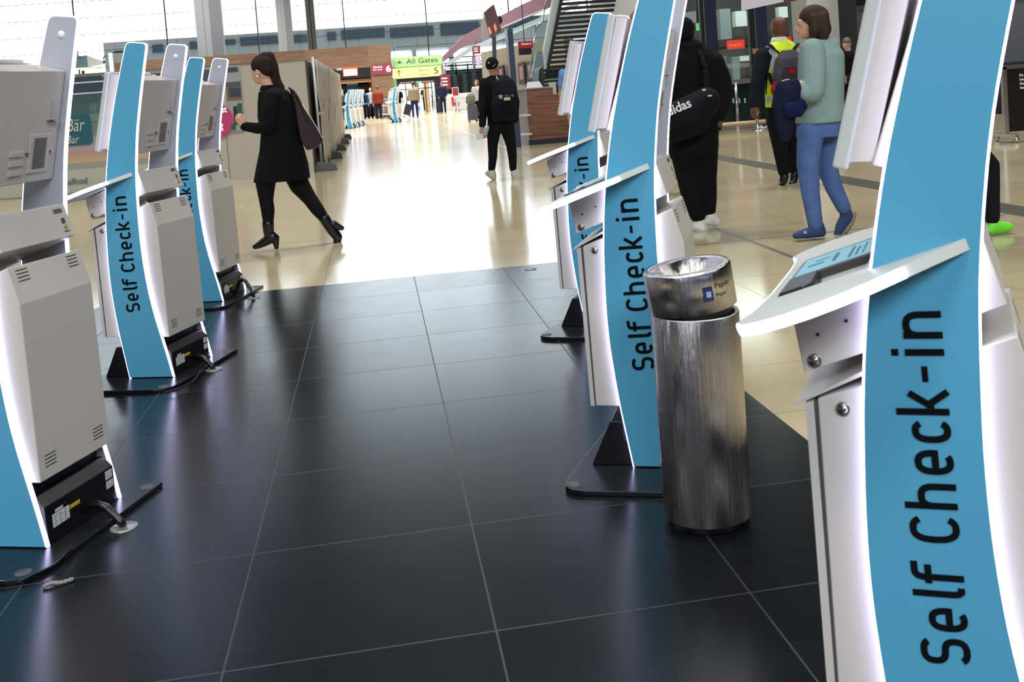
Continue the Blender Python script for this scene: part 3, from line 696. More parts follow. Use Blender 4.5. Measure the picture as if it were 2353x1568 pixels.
class Fig:
    def __init__(s, label, Y, base, crop=(0, 0, 1), vox=.01, group=None):
        s.Y = Y; s.cr = crop; s.vox = vox; s.base = Vector(base)
        s.root = empty('person', base); tag(s.root, label, 'person', group)
    def p(s, x, y, dy=0.0):
        return px(s.cr[0]+x/s.cr[2], s.cr[1]+y/s.cr[2], s.Y+dy)
    def part(s, name, m, parts, parent=None, vox=None, sm=4, extra=None):
        me = fused(parts, vox or s.vox, sm)
        if extra:
            for pr, vx in extra:
                m2 = fused(pr, vx, 2); bm = bmesh.new(); bm.from_mesh(me); bm.from_mesh(m2); bm.to_mesh(me); bm.free(); bpy.data.meshes.remove(m2)
                for p in me.polygons: p.use_smooth = True
        me.transform(Matrix.Translation(-s.base)); me.name = name
        me.materials.append(m); o = bpy.data.objects.new(name, me); COL.objects.link(o); o.parent = parent or s.root
        return o
    def mesh(s, name, mb, m, parent=None):
        bmesh.ops.translate(mb.bm, verts=mb.bm.verts[:], vec=-s.base)
        return mb.build(name, m, parent or s.root)
    def eyes(s, P, sc=1.0):
        for y in (-.03, .03):
            mb = MB(); mb.sphere(P(.079, y, .008), .0115*sc, 10, 8); s.mesh('eye', mb, mat('eye_white', (215, 212, 205), .2))
            mb = MB(); mb.sphere(P(.0868, y, .008), .0052*sc, 8, 6); s.mesh('iris', mb, mat('iris_dark', (40, 30, 22), .2))
        mb = MB(); mb.sphere(P(.0965, 0, -.0575), (.007*sc, .02*sc, .004*sc), 10, 6); s.mesh('lips', mb, mat('lips', (150, 85, 78), .45))

M_SKIN = SKIN('fair', (205, 160, 135)); M_SKIN2 = SKIN('tan', (185, 135, 108)); M_SKIN3 = SKIN('dark', (98, 62, 44))
M_BLACKC = CL('black', (11, 11, 13), .2); M_BLKLEATHER = mat('black_leather', (16, 16, 20), .28, spec=.5, bump=.1, nscale=25)

# --- striding woman in a black coat
F = Fig('woman in black coat and ankle boots striding left with ponytail and bag', 9.45, gnd(665, 570), (500, 100, 3.135), .009)
p = F.p
fw = Vector((-.86, .50, 0))
hp, HP, HM = head_parts(p(318, 200), fw, 0.98, .18)
neck = chain([p(345, 245), p(372, 330)], [.050, .058])
torso = [((400, 330), .07, .10), ((425, 420), .13, .12), ((435, 560), .14, .12), ((450, 700), .14, .125), ((470, 820), .16, .14)]
body = hp+[neck, loft([(p(*c), a, b) for c, a, b in torso])]
legL = [p(370, 850, -.07), p(350, 1130, -.07), p(366, 1330, -.07)]; legR = [p(540, 900, .08), p(665, 1120, .08), p(775, 1265, .08)]
body += [chain([legL[0], p(345, 1010, -.07), legL[1], p(360, 1200, -.07), legL[2], p(375, 1420, -.07)], [.09, .082, .058, .055, .036, .032]), chain([legR[0], p(590, 1020, .08), legR[1], p(715, 1190, .08), legR[2], p(800, 1320, .08)], [.10, .085, .060, .056, .038, .035])]
body += [chain([p(395, 390, -.16), p(375, 585, -.21), p(290, 611, -.22), p(193, 598, -.22)], [.045, .038, .034, .028])]
hnd = hand_parts(p(185, 600, -.22), p(150, 545, -.22)-p(185, 600, -.22), Vector((-.6, -.6, .2)), .95, 1.1, -1)
F.part('body', M_SKIN, body, extra=[(hnd, .0045)])
F.eyes(HP, .98)
# coat
coat = [loft([(p(390, 318), .06, .08), (p(400, 345), .125, .15), (p(428, 420), .165, .185), (p(438, 520), .178, .19), (p(450, 650), .165, .18), (p(462, 760), .19, .20), (p(466, 880), .225, .21), (p(464, 985), .245, .225)], seg=32),
        chain([p(400, 385, -.15), p(375, 480, -.19), p(375, 585, -.21)], [.075, .072, .060]), chain([p(375, 590, -.21), p(290, 612, -.22), p(195, 598, -.22)], [.055, .048, .040]),
        chain([p(420, 370, .16), p(470, 560, .2), p(400, 640, .2)], [.07, .06, .05])]
c = F.part('coat', M_BLACKC, coat, sm=3)
F.part('collar', M_BLACKC, [loft([(p(368, 300), .065, .07), (p(388, 335), .105, .11)])])
F.part('tights', CL('tights', (13, 13, 15), .1, .7), [chain([legL[0], p(345, 1010, -.07), legL[1], p(362, 1200, -.07), p(366, 1320, -.07)], [.095, .086, .062, .060, .042]), chain([legR[0], p(590, 1020, .08), legR[1], p(715, 1190, .08), p(770, 1262, .08)], [.105, .09, .065, .061, .045])])
def boot(a, heel, toe, dy):
    A, H, Tt = p(*a, dy), p(*heel, dy), p(*toe, dy)
    up = (A-(H+Tt)/2).normalized()
    return A, H, Tt
F.part('boot', M_BLKLEATHER, [chain([p(364, 1300, -.07), p(368, 1360, -.07), p(385, 1400, -.07)], [.052, .047, .045]), chain([p(395, 1395, -.07), p(345, 1425, -.07), p(300, 1452, -.07), p(268, 1466, -.07)], [.048, .042, .032, .022]), chain([p(418, 1400, -.07), p(424, 1468, -.07)], [.034, .022])], vox=.006)
F.part('boot', M_BLKLEATHER, [chain([p(768, 1258, .08), p(800, 1310, .08), p(828, 1350, .08)], [.050, .048, .048]), chain([p(828, 1350, .08), p(865, 1395, .08), p(862, 1430, .08), p(836, 1462, .08)], [.048, .042, .034, .022]), chain([p(835, 1300, .08), p(895, 1330, .08)], [.036, .022])], vox=.006)
M_HAIR = mat('hair_dark_brown', (38, 25, 19), .72, spec=.2, noise=.3, nscale=80, bump=.3)
def Pw(x, y, z): return HP(x, y, z)
hair = [ball(HP(-.022, 0, .052), (.104, .088, .092), HM), ball(HP(-.06, 0, .01), (.065, .078, .075), HM),
        chain([HP(-.06, 0, .115), p(372, 95), p(400, 165), p(412, 225), p(430, 275), p(455, 315), p(480, 375)], [.045, .046, .046, .042, .036, .034, .012]),
        chain([p(385, 200), p(400, 270), p(430, 340), p(495, 380)], [.04, .035, .03, .008])]
h = F.part('hair', M_HAIR, hair, vox=.008)
mb = MB(); mb.lathe([(.040, -.01), (.047, -.006), (.047, .006), (.040, .01)], p(365, 95), 20, M=Matrix.Rotation(rad(60), 3, 'Y')); F.mesh('hair_tie', mb, M_BLKLEATHER, None)
for y in (-.080,):
    mb = MB(); mb.sphere(HP(0, y, -.045), .012, 10, 8); mb.sphere(HP(.004, y-.004, -.062), .009, 10, 8); F.mesh('earring', mb, mat('pearl', (225, 222, 215), .2))
    mb = MB(); mb.sphere(HP(0, .08, -.045), .012, 10, 8); F.mesh('earring', mb, mat('pearl', (225, 222, 215), .2))
# her shoulder bag
r = empty('shoulder_bag', p(640, 600, -.05)); tag(r, 'dark oxblood leather shoulder bag hanging on the woman in the black coat', 'bag')
M_OX = mat('oxblood_leather', (38, 17, 16), .3, spec=.5, noise=.2, nscale=14, bump=.15)
pts = [p(520, 320, .0), p(548, 335, .0), p(600, 420, .0), p(690, 560, .0), p(768, 700, .0), p(720, 748, .0), p(648, 768, .0), p(600, 690, .0), p(575, 560, .0), p(552, 420, .0)]
m = MB(); cc = sum(pts, Vector())/len(pts)
m.slab([q-r.location+Vector((0, -.10, 0)) for q in pts], (0, .14, 0))
m.build('bag_body', M_OX, r, bevel=.02)
m = MB(); m.tube([q-r.location for q in bez([p(515, 318, -.10), p(560, 360, -.13), p(610, 460, -.13), p(650, 560, -.13)], 8)], .011, 8); m.build('strap', M_OX, r)

# --- man in cap seen from behind
F = Fig('man in black cap and backpack walking away down the aisle', 14.46, gnd(1155, 412), (1040, 130, 5.407), .009)
p = F.p
fw = Vector((.45, .89, 0))
hp, HP, HM = head_parts(p(497, 128), fw, 1.0, .0)
body = hp+[chain([p(505, 180), p(520, 250)], [.058, .062]), loft([(p(530, 260), .10, .09), (p(550, 320), .19, .11), (p(575, 500), .17, .12), (p(590, 700), .15, .12), (p(600, 830), .165, .13)])]
for a in ([p(500, 860), p(500, 1150), p(490, 1430)], [p(690, 860), p(735, 1150), p(758, 1430)]): body.append(chain(a, [.085, .058, .038]))
for a in ([p(420, 330), p(385, 600, -.05), p(372, 880, -.1)], [p(700, 330), p(770, 580), p(760, 780)]): body.append(chain(a, [.055, .042, .030]))
hnd = hand_parts(p(368, 872, -.1), p(365, 960, -.12)-p(368, 872, -.1), Vector((-.5, -.8, 0)), 1.0, .7)
F.part('body', M_SKIN2, body, extra=[(hnd, .005)])
jk = [loft([(p(530, 232), .075, .075), (p(540, 262), .15, .115), (p(555, 330), .205, .14), (p(575, 500), .20, .15), (p(590, 700), .185, .15), (p(600, 810), .185, .15)], seg=28),
      chain([p(405, 340), p(388, 470, -.02), p(382, 620, -.05), p(375, 760, -.07), p(372, 850, -.09)], [.085, .075, .068, .055, .050]), chain([p(700, 340), p(770, 560), p(770, 780)], [.085, .07, .055])]
F.part('jacket', M_BLACKC, jk)
F.part('trousers', CL('black_trousers', (14, 15, 19), .15), [loft([(p(600, 770), .185, .14), (p(598, 900), .19, .15), (p(596, 940), .17, .13)]), chain([p(515, 890), p(498, 1100), p(500, 1250), p(485, 1400)], [.105, .072, .062, .050]), chain([p(680, 890), p(728, 1100), p(745, 1250), p(752, 1395)], [.105, .072, .062, .050])])
M_SH = mat('shoe_offwhite', (196, 196, 182), .6, noise=.08, nscale=40)
F.part('shoe', M_SH, [chain([p(488, 1420), p(500, 1480), p(512, 1508)], [.048, .050, .036]), chain([p(480, 1440, .05), p(432, 1452, .20), p(500, 1495, .05)], [.045, .034, .042])], vox=.007)
F.part('shoe', M_SH, [chain([p(758, 1410), p(768, 1470), p(775, 1500)], [.044, .050, .046]), chain([p(770, 1480), p(755, 1460, .18)], [.045, .038])], vox=.007)
cap = [ball(HP(-.012, 0, .045), (.106, .088, .092), HM), ball(HP(-.04, 0, .02), (.08, .084, .07), HM)]
cp = F.part('cap', CL('cap_black', (12, 13, 17), .2), cap, vox=.008)
m = MB(); m.sphere(HP(.115, 0, .055), (.062, .066, .008), 16, 6, M=HM); F.mesh('visor', m, MATS['cloth_cap_black'], cp)
# badges painted on the cap back
for (x, y, w_, h_) in ((448, 78, .022, .024), (505, 118, .024, .014), (530, 97, .010, .014)):
    m = MB(); c0 = p(x, y, -.112); m.box(c0, (w_, .006, h_), rad(-20)); F.mesh('cap_badge', m, mat('badge_grey', (170, 175, 172), .5), cp)
r = empty('backpack', p(640, 560, -.22)); tag(r, 'black backpack with shield patches on the back of the man in the cap', 'backpack')
m = MB(); o_ = r.location
bpk = fused([loft([(p(615, 235, -.17), .07, .05), (p(625, 300, -.20), .135, .09), (p(635, 450, -.23), .165, .12), (p(645, 620, -.24), .17, .13), (p(650, 760, -.23), .165, .12), (p(650, 800, -.21), .14, .09)], pw=.7, seg=28), loft([(p(560, 500, -.33), .05, .03), (p(590, 600, -.34), .12, .05), (p(600, 760, -.33), .12, .045)], pw=.7)], .010)
bpk.transform(Matrix.Translation(-o_)); bpk.materials.append(CL('backpack_black', (14, 16, 24), .35)); ob = bpy.data.objects.new('pack_body', bpk); COL.objects.link(ob); ob.parent = r
for (xa, ya, w_, h_, mm, nn) in ((598, 505, .058, .065, mat('patch_grey', (140, 150, 150), .6), 'shield_patch'), (745, 488, .036, .040, mat('patch_teal', (80, 110, 115), .6), 'shield_patch'), (678, 525, .085, .042, mat('patch_cream', (190, 190, 150), .6), 'name_patch'), (673, 483, .07, .03, mat('patch_dark', (60, 55, 66), .6), 'dark_patch')):
    c0 = p(xa, ya, -.385)-o_; m = MB()
    if nn == 'shield_patch': m.slab([c0+Vector((x*w_/2, 0, z*h_/2)) for x, z in ((-1, .8), (0, 1), (1, .8), (.9, -.1), (0, -1), (-.9, -.1))], (0, .05, 0))
    else: m.box(c0+Vector((0, .025, 0)), (w_, .05, h_))
    m.build(nn, mm, r)
m = MB(); m.tube([q-o_ for q in bez([p(545, 250, -.30), p(552, 268, -.33), p(566, 295, -.34)], 5)], .008, 6); m.build('zip_pull', mat('badge_grey', (170, 175, 172), .5), r)
m = MB(); m.tube([q-o_ for q in bez([p(500, 240, .02), p(475, 290, -.10), p(500, 380, -.17)], 6)], .02, 8); m.tube([q-o_ for q in bez([p(700, 270, .02), p(730, 320, -.1), p(715, 400, -.15)], 6)], .02, 8); m.build('strap', CL('backpack_black', (14, 16, 24), .35), r)
r = empty('water_bottle', p(425, 900, -.18)); tag(r, 'clear plastic bottle held at the side of the man in the cap', 'bottle')
m = MB(); m.tube([p(430, 860, -.18)-r.location, p(425, 885, -.18)-r.location, p(405, 960, -.18)-r.location, p(398, 1000, -.18)-r.location], [.028, .035, .034, .02], 14); m.build('bottle_body', mat('bottle_plastic', (150, 165, 165), .1, alpha=1), r)
r = empty('travel_papers', p(385, 960, -.17)); tag(r, 'red booklet and white papers held by the man in the cap', 'papers')
m = MB(); c0 = r.location; m.slab([p(375, 930, -.17)-c0, p(420, 922, -.17)-c0, p(432, 1000, -.17)-c0, p(385, 1022, -.17)-c0], (0, .004, 0)); m.build('booklet', mat('booklet_red', (205, 60, 50), .5), r)
m = MB(); m.slab([p(335, 965, -.165)-c0, p(380, 950, -.165)-c0, p(392, 1025, -.165)-c0, p(350, 1035, -.165)-c0], (0, .003, 0)); m.slab([p(288, 975, -.16)-c0, p(340, 960, -.16)-c0, p(350, 1020, -.16)-c0, p(305, 1040, -.16)-c0], (0, .003, 0)); m.build('paper', mat('paper_white', (205, 210, 212), .6), r)

# --- person in black with a sports duffel
F = Fig('person in black hooded clothes and white sneakers with duffel, behind kiosk', 8.24, gnd(1615, 528), (1500, 0, 2.6125), .009)
p = F.p
hp, HP, HM = head_parts(p(190, 205), Vector((.35, .94, 0)), 1.0, .15)
body = hp+[chain([p(200, 245), p(215, 300)], [.06, .065]), loft([(p(225, 320), .12, .10), (p(240, 400), .20, .13), (p(250, 600), .18, .14), (p(255, 800), .18, .14)])]
for a in ([p(205, 850), p(225, 1080), p(272, 1330)], [p(310, 850), p(325, 1080), p(338, 1290)]): body.append(chain(a, [.085, .06, .04]))
for a in ([p(370, 390), p(420, 560, -.04), p(400, 700, -.08)], [p(120, 390), p(75, 560), p(85, 700)]): body.append(chain(a, [.055, .042, .03]))
hnd = hand_parts(p(398, 690, -.08), p(396, 760, -.1)-p(398, 690, -.08), Vector((.6, -.7, 0)), 1.0, .9)
F.part('body', M_SKIN3, body, extra=[(hnd, .005)])
F.part('hoodie', M_BLACKC, [loft([(p(215, 262), .10, .09), (p(225, 300), .17, .13), (p(235, 360), .235, .16), (p(245, 500), .24, .17), (p(255, 700), .235, .17), (p(255, 790), .215, .16)], seg=28), chain([p(360, 375), p(405, 480, -.02), p(420, 580, -.04), p(405, 680, -.08)], [.095, .09, .082, .058]), chain([p(120, 380), p(70, 560), p(90, 690)], [.09, .08, .055]), ball(p(215, 285), (.13, .14, .07))])
F.part('trousers', CL('black_wide', (12, 12, 14), .15), [loft([(p(250, 760), .20, .15), (p(245, 900), .205, .16), (p(243, 940), .19, .14)]), chain([p(190, 900), p(215, 1080), p(240, 1200), p(268, 1290)], [.12, .095, .085, .066]), chain([p(305, 900), p(318, 1080), p(328, 1180), p(335, 1255)], [.12, .09, .078, .062])])
F.part('hair', M_BLACKC, [ball(HP(-.012, 0, .048), (.103, .086, .090), HM), ball(HP(-.045, 0, .0), (.07, .08, .075), HM)], vox=.008)
M_SHW = mat('shoe_white', (205, 205, 196), .55)
F.part('shoe', M_SHW, [chain([p(272, 1325), p(285, 1350), p(310, 1372)], [.045, .050, .036]), chain([p(262, 1362), p(300, 1376, -.05)], [.040, .036])], vox=.007)
F.part('shoe', M_SHW, [chain([p(338, 1285), p(350, 1310), p(380, 1330)], [.045, .048, .034]), chain([p(328, 1325), p(378, 1335)], [.036, .034])], vox=.007)
r = empty('duffel_bag', p(240, 680, -.25)); tag(r, 'black sports duffel with white lettering slung behind the person in black', 'duffel bag')
o_ = r.location; M_DUF = CL('duffel_black', (14, 15, 18), .2)
bg_ = fused([chain([p(110, 730, -.28), p(200, 700, -.30), p(320, 610, -.28)], [.14, .15, .115], seg=20), chain([p(130, 780, -.28), p(260, 730, -.28)], [.10, .11])], .010); bg_.transform(Matrix.Translation(-o_)); bg_.materials.append(M_DUF)
ob = bpy.data.objects.new('duffel_body', bg_); COL.objects.link(ob); ob.parent = r
A = p(64, 713, -.461)-o_; B_ = p(236, 640, -.461)-o_
text('adidas', 'lettering', mat('print_white', (215, 215, 212), .6), r, frame(A, B_-A, (0, 0, 1)), w=(B_-A).length, h=.075, bold=.02)
m = MB(); m.tube([q-o_ for q in bez([p(330, 560, -.3), p(310, 400, -.22), p(270, 300, -.12), p(200, 300, .05)], 8)], .022, 8, ry=.006); m.build('strap', M_DUF, r)
m = MB(); m.box(p(307, 540, -.42)-o_, (.026, .01, .016)); m.box(p(342, 575, -.42)-o_, (.034, .01, .012)); m.build('buckle', mat('badge_grey', (170, 175, 172), .5), r)

# --- man in hi-vis vest
F = Fig('bald man in yellow high-visibility vest with grey and red backpack', 10.75, gnd(1812, 425), (1500, 0, 2.6125), .009)
p = F.p
hp, HP, HM = head_parts(p(755, 172), Vector((-.35, .94, 0)), 1.0, .0)
body = hp+[chain([p(757, 215), p(765, 250)], [.062, .064]), loft([(p(770, 270), .12, .09), (p(775, 340), .20, .12), (p(780, 500), .18, .13), (p(785, 680), .17, .13)])]
for a in ([p(745, 700), p(765, 900), p(790, 1070)], [p(830, 700), p(835, 900, .15), p(845, 1040, .3)]): body.append(chain(a, [.085, .06, .04]))
for a in ([p(668, 330), p(630, 490, -.04), p(606, 640, -.05)], [p(890, 330), p(920, 500), p(900, 620)]): body.append(chain(a, [.055, .042, .03]))
hnd = hand_parts(p(606, 635, -.05), p(606, 700, -.08)-p(606, 635, -.05), Vector((-.8, -.5, 0)), 1.05, .9)
F.part('body', M_SKIN3, body, extra=[(hnd, .005)])
F.part('pullover', CL('dark_green', (18, 26, 30), .2), [loft([(p(768, 248), .10, .09), (p(772, 290), .195, .125), (p(775, 330), .215, .14), (p(780, 480), .2, .145), (p(785, 640), .19, .14)]), chain([p(662, 335), p(640, 420, -.02), p(625, 500, -.04), p(608, 625, -.05)], [.088, .080, .072, .052]), chain([p(890, 335), p(925, 500), p(900, 600)], [.085, .07, .05])])
F.part('collar', mat('collar_white', (215, 215, 215), .7), [loft([(p(757, 222), .072, .072), (p(760, 248), .098, .088)])], vox=.008)
def vest_mat():
    m = mat('vest_yellow', (205, 235, 20), .6); nt = m.node_tree; b = nt.nodes['Principled BSDF']
    tc = nt.nodes.new('ShaderNodeTexCoord'); sp = nt.nodes.new('ShaderNodeSeparateXYZ'); nt.links.new(tc.outputs['Object'], sp.inputs[0])
    def band(out, c, w):
        a = nt.nodes.new('ShaderNodeMath'); a.operation = 'SUBTRACT'; nt.links.new(out, a.inputs[0]); a.inputs[1].default_value = c
        d = nt.nodes.new('ShaderNodeMath'); d.operation = 'ABSOLUTE'; nt.links.new(a.outputs[0], d.inputs[0])
        l = nt.nodes.new('ShaderNodeMath'); l.operation = 'LESS_THAN'; nt.links.new(d.outputs[0], l.inputs[0]); l.inputs[1].default_value = w; return l.outputs[0]
    k = None
    for o_, c, w in ((sp.outputs[0], VX-.135, .026), (sp.outputs[0], VX+.135, .026), (sp.outputs[2], .93, .028), (sp.outputs[2], 1.12, .0)):
        q = band(o_, c, w)
        if k is None: k = q
        else:
            mx = nt.nodes.new('ShaderNodeMath'); mx.operation = 'MAXIMUM'; nt.links.new(k, mx.inputs[0]); nt.links.new(q, mx.inputs[1]); k = mx.outputs[0]
    mm = nt.nodes.new('ShaderNodeMix'); mm.data_type = 'RGBA'; nt.links.new(k, mm.inputs[0]); mm.inputs[6].default_value = (*srgb((205, 235, 20)), 1); mm.inputs[7].default_value = (*srgb((170, 172, 182)), 1)
    nt.links.new(mm.outputs[2], b.inputs['Base Color']); return m
VX = (p(775, 400)-F.base).x
F.part('safety_vest', vest_mat(), [loft([(p(766, 240), .085, .085), (p(770, 268), .155, .12), (p(773, 300), .195, .15), (p(778, 420), .20, .16), (p(783, 560), .195, .16), (p(785, 638), .195, .16)], seg=32)], vox=.008, sm=2)
F.part('trousers', CL('black_trousers', (14, 15, 19), .15), [loft([(p(785, 615), .185, .145), (p(782, 740), .185, .15)]), chain([p(742, 720), p(765, 880), p(785, 1030)], [.11, .085, .062]), chain([p(828, 720), p(838, 880, .12), p(848, 1020, .25)], [.11, .085, .062])])
F.part('shoe', M_BLKLEATHER, [chain([p(790, 1060), p(785, 1085), p(770, 1090, .12)], [.05, .045, .038])], vox=.007)
F.part('shoe', M_BLKLEATHER, [chain([p(850, 1030, .25), p(845, 1080, .2), p(835, 1105, .1)], [.045, .05, .04])], vox=.007)
r = empty('backpack', p(815, 430, -.25)); tag(r, 'grey and red backpack worn over the yellow high-visibility vest', 'backpack'); o_ = r.location
def addfused(nm, parts, vx, m_, par, off):
    me = fused(parts, vx); me.transform(Matrix.Translation(-off)); me.materials.append(m_); ob = bpy.data.objects.new(nm, me); COL.objects.link(ob); ob.parent = par; return ob
addfused('pack_body', [loft([(p(815, 300, -.22), .07, .06), (p(815, 350, -.25), .135, .10), (p(812, 440, -.26), .155, .13), (p(808, 540, -.25), .15, .13), (p(805, 590, -.24), .12, .10)], pw=.75)], .01, CL('pack_grey', (66, 62, 68), .25), r, o_)
addfused('side_pocket', [loft([(p(760, 450, -.27), .03, .08), (p(745, 540, -.26), .06, .1), (p(760, 590, -.25), .05, .09)])], .01, CL('pack_red', (140, 22, 30), .2), r, o_)
addfused('front_pocket', [loft([(p(825, 395, -.39), .06, .03), (p(825, 440, -.40), .08, .035), (p(820, 520, -.39), .08, .035)])], .008, CL('pack_grey2', (48, 44, 50), .25), r, o_)
m = MB(); m.box(p(838, 425, -.437)-o_, (.06, .01, .05)); m.build('red_patch', CL('pack_red', (140, 22, 30), .2), r)
for a in ([p(690, 262, .02), p(720, 285, -.14), p(765, 325, -.17)], [p(870, 262, .02), p(855, 285, -.14), p(835, 325, -.17)], [p(695, 440, -.10), p(715, 500, -.17), p(745, 550, -.2)]):
    m = MB(); m.tube([q-o_ for q in bez(a, 6)], .024, 8, ry=.008); m.build('strap', M_BLACKC, r)
r = empty('clipboard', p(640, 305, .2)); tag(r, 'small brown clipboard held up in front of the man in the yellow vest', 'clipboard')
m = MB(); m.slab([Vector((-.07, 0, -.03)), Vector((.05, 0, -.06)), Vector((.07, 0, .02)), Vector((-.08, 0, .03))], (0, .012, 0)); m.build('board', mat('clip_brown', (150, 115, 75), .6), r)

# --- woman in jeans
F = Fig('woman with brown bob, glasses, sage hooded jacket and blue jeans', 7.30, gnd(1885, 548), (1500, 0, 2.6125), .008)
p = F.p
fw = Vector((-.93, .36, 0))
hp, HP, HM = head_parts(p(952, 142), fw, 1.0, .0)
body = hp+[chain([p(965, 190), p(985, 250)], [.052, .055]), loft([(p(990, 270), .09, .13), (p(1000, 350), .13, .17), (p(1000, 520), .13, .13), (p(1000, 720), .12, .12)])]
for a in ([p(950, 830, -.05), p(930, 980, -.06), p(945, 1150, -.06), p(980, 1345, -.06)], [p(1055, 830, .07), p(1040, 980, .08), p(1085, 1120, .08), p(1150, 1250, .08)]): body.append(chain(a, [.07, .055, .046, .036]))
body.append(chain([p(960, 310, -.16), p(960, 545, -.2), p(880, 505, -.22)], [.05, .042, .03]))
hnd = hand_parts(p(868, 510, -.22), p(815, 500, -.22)-p(868, 510, -.22), Vector((0, -.6, .8)), .95, .8, -1)
F.part('body', M_SKIN, body, extra=[(hnd, .0045)])
F.eyes(HP, 1.0)
M_TEAL = mat('cloth_sage', (132, 154, 150), .9, spec=.1, noise=.08, nscale=50, bump=.35)
F.part('hooded_jacket', M_TEAL, [loft([(p(985, 235), .075, .09), (p(995, 262), .12, .15), (p(1010, 330), .155, .2), (p(1010, 450), .16, .2), (p(1005, 600), .165, .185), (p(1003, 690), .172, .185), (p(1000, 735), .17, .178)], seg=32),
    chain([p(960, 300, -.15), p(965, 420, -.19), p(958, 540, -.21)], [.085, .088, .085]), chain([p(955, 548, -.21), p(915, 560, -.22), p(885, 530, -.22)], [.082, .062, .048]), chain([p(1055, 265, 0), p(1075, 300, 0), p(1060, 330, 0)], [.06, .055, .04]), ball(p(1035, 270), (.10, .12, .06))])
def denim():
    m = mat('denim', (78, 102, 150), .85, spec=.15, noise=.35, nscale=9, bump=.3); return m
F.part('jeans', denim(), [loft([(p(998, 660), .145, .14), (p(998, 700), .152, .15), (p(1000, 760), .165, .165), (p(998, 820), .165, .16)]), chain([p(950, 800, -.06), p(930, 980, -.06), p(945, 1150, -.06), p(975, 1345, -.06)], [.098, .082, .068, .055]), chain([p(1055, 800, .08), p(1040, 980, .08), p(1085, 1120, .08), p(1145, 1245, .08)], [.098, .078, .066, .055])])
M_NAVYS = mat('shoe_navy_knit', (35, 55, 95), .8, noise=.3, nscale=90)
F.part('shoe', M_NAVYS, [chain([p(990, 1355, -.06), p(1000, 1385, -.06), p(930, 1400, -.06), p(870, 1412, -.06)], [.046, .047, .040, .028]), chain([p(1010, 1395, -.06), p(860, 1415, -.06)], [.038, .026])], vox=.007)
F.part('shoe', M_NAVYS, [chain([p(1150, 1250, .08), p(1165, 1300, .08), p(1130, 1360, .08), p(1110, 1405, .08)], [.044, .048, .042, .030])], vox=.007)
A_ = p(905, 1404, -.115)-F.base; text('S', 'shoe_mark', mat('mark_white', (205, 205, 205), .6), F.root, frame(A_, (1, 0, 0), (0, 0, 1)), w=.026, h=.018, bold=.02)
M_SOLE = mat('sole_pale', (190, 190, 180), .6)
F.part('sole', M_SOLE, [chain([p(1020, 1420, -.06), p(940, 1424, -.06), p(862, 1424, -.06)], [.020, .016, .018], seg=10), chain([p(1020, 1422, -.03), p(862, 1424, -.03)], [.018, .016])], vox=.006)
F.part('sole', mat('sole_grey', (128, 120, 108), .7), [chain([p(1200, 1285, .08), p(1185, 1330, .08), p(1150, 1380, .08), p(1112, 1422, .08)], [.030, .034, .034, .018])], vox=.007)
HB = mat('hair_brown_bob', (56, 39, 30), .72, spec=.2, noise=.3, nscale=70, bump=.35)
F.part('hair', HB, [ball(HP(-.022, 0, .045), (.108, .092, .092), HM), chain([HP(-.02, -.075, .03), HP(-.015, -.088, -.05), HP(.0, -.084, -.10)], [.042, .040, .026]), chain([HP(-.02, .075, .03), HP(-.015, .088, -.05), HP(.0, .084, -.10)], [.042, .040, .026]), chain([HP(-.07, -.05, .03), HP(-.085, -.055, -.05), HP(-.07, -.055, -.115)], [.055, .052, .036]), chain([HP(-.07, .05, .03), HP(-.085, .055, -.05), HP(-.07, .055, -.115)], [.055, .052, .036]), ball(HP(-.08, 0, -.05), (.05, .06, .08), HM)], vox=.007)
for y in (-.036, .036):
    m = MB(); m.tube([HP(.100, y+.022*cos(a*pi/6), .006+.016*sin(a*pi/6)) for a in range(13)], .0013, 6, cap=False)
    m.tube([HP(.100, y+(.022 if y > 0 else -.022), .012), HP(.0, y*2.25, .012)], .0012, 6); F.mesh('glasses', m, mat('wire_frame', (150, 140, 130), .3, .8))
m = MB(); m.box(p(850, 515, -.26), (.042, .018, .040), .2); F.mesh('wrist_watch', m, mat('watch_black', (20, 20, 26), .2)); m = MB(); m.tube([p(862, 492, -.20), p(858, 515, -.255), p(862, 535, -.20)], .009, 8); F.mesh('watch_strap', m, mat('watch_white', (200, 200, 205), .5))
for a, mm, rr in (([p(962, 245, -.08), p(1000, 300, -.20), p(1015, 360, -.22)], mat('strap_navy', (28, 24, 40), .7), .019), ([p(965, 244, -.085), p(1003, 299, -.206), p(1018, 358, -.226)], mat('strap_white', (190, 190, 195), .7), .008)):
    m = MB(); m.tube(bez(a, 6), rr, 8, ry=.005); F.mesh('strap', m, mm)
r = empty('folded_coat', p(810, 640, -.22)); tag(r, 'navy coat draped over the forearm of the woman in jeans', 'coat'); o_ = r.location
addfused('cloth', [loft([(p(830, 478, -.2), .05, .06), (p(825, 530, -.2), .085, .09), (p(800, 620, -.2), .095, .08), (p(795, 720, -.2), .075, .06), (p(800, 850, -.2), .03, .03)], seg=20), chain([p(770, 520, -.2), p(745, 640, -.2), p(755, 720, -.2)], [.04, .04, .02])], .009, CL('navy', (20, 26, 48), .3), r, o_)
r = empty('pouch', p(850, 650, -.3)); tag(r, 'small dark blue pouch under the arm of the woman in jeans', 'pouch'); o_ = r.location
addfused('pouch_body', [loft([(p(835, 610, -.27), .045, .035), (p(842, 625, -.28), .065, .05), (p(850, 670, -.28), .078, .055), (p(845, 705, -.27), .055, .045)], pw=.8), chain([p(880, 620, -.24), p(900, 640, -.22)], [.04, .035])], .009, CL('blue_pouch', (17, 25, 66), .3), r, o_)

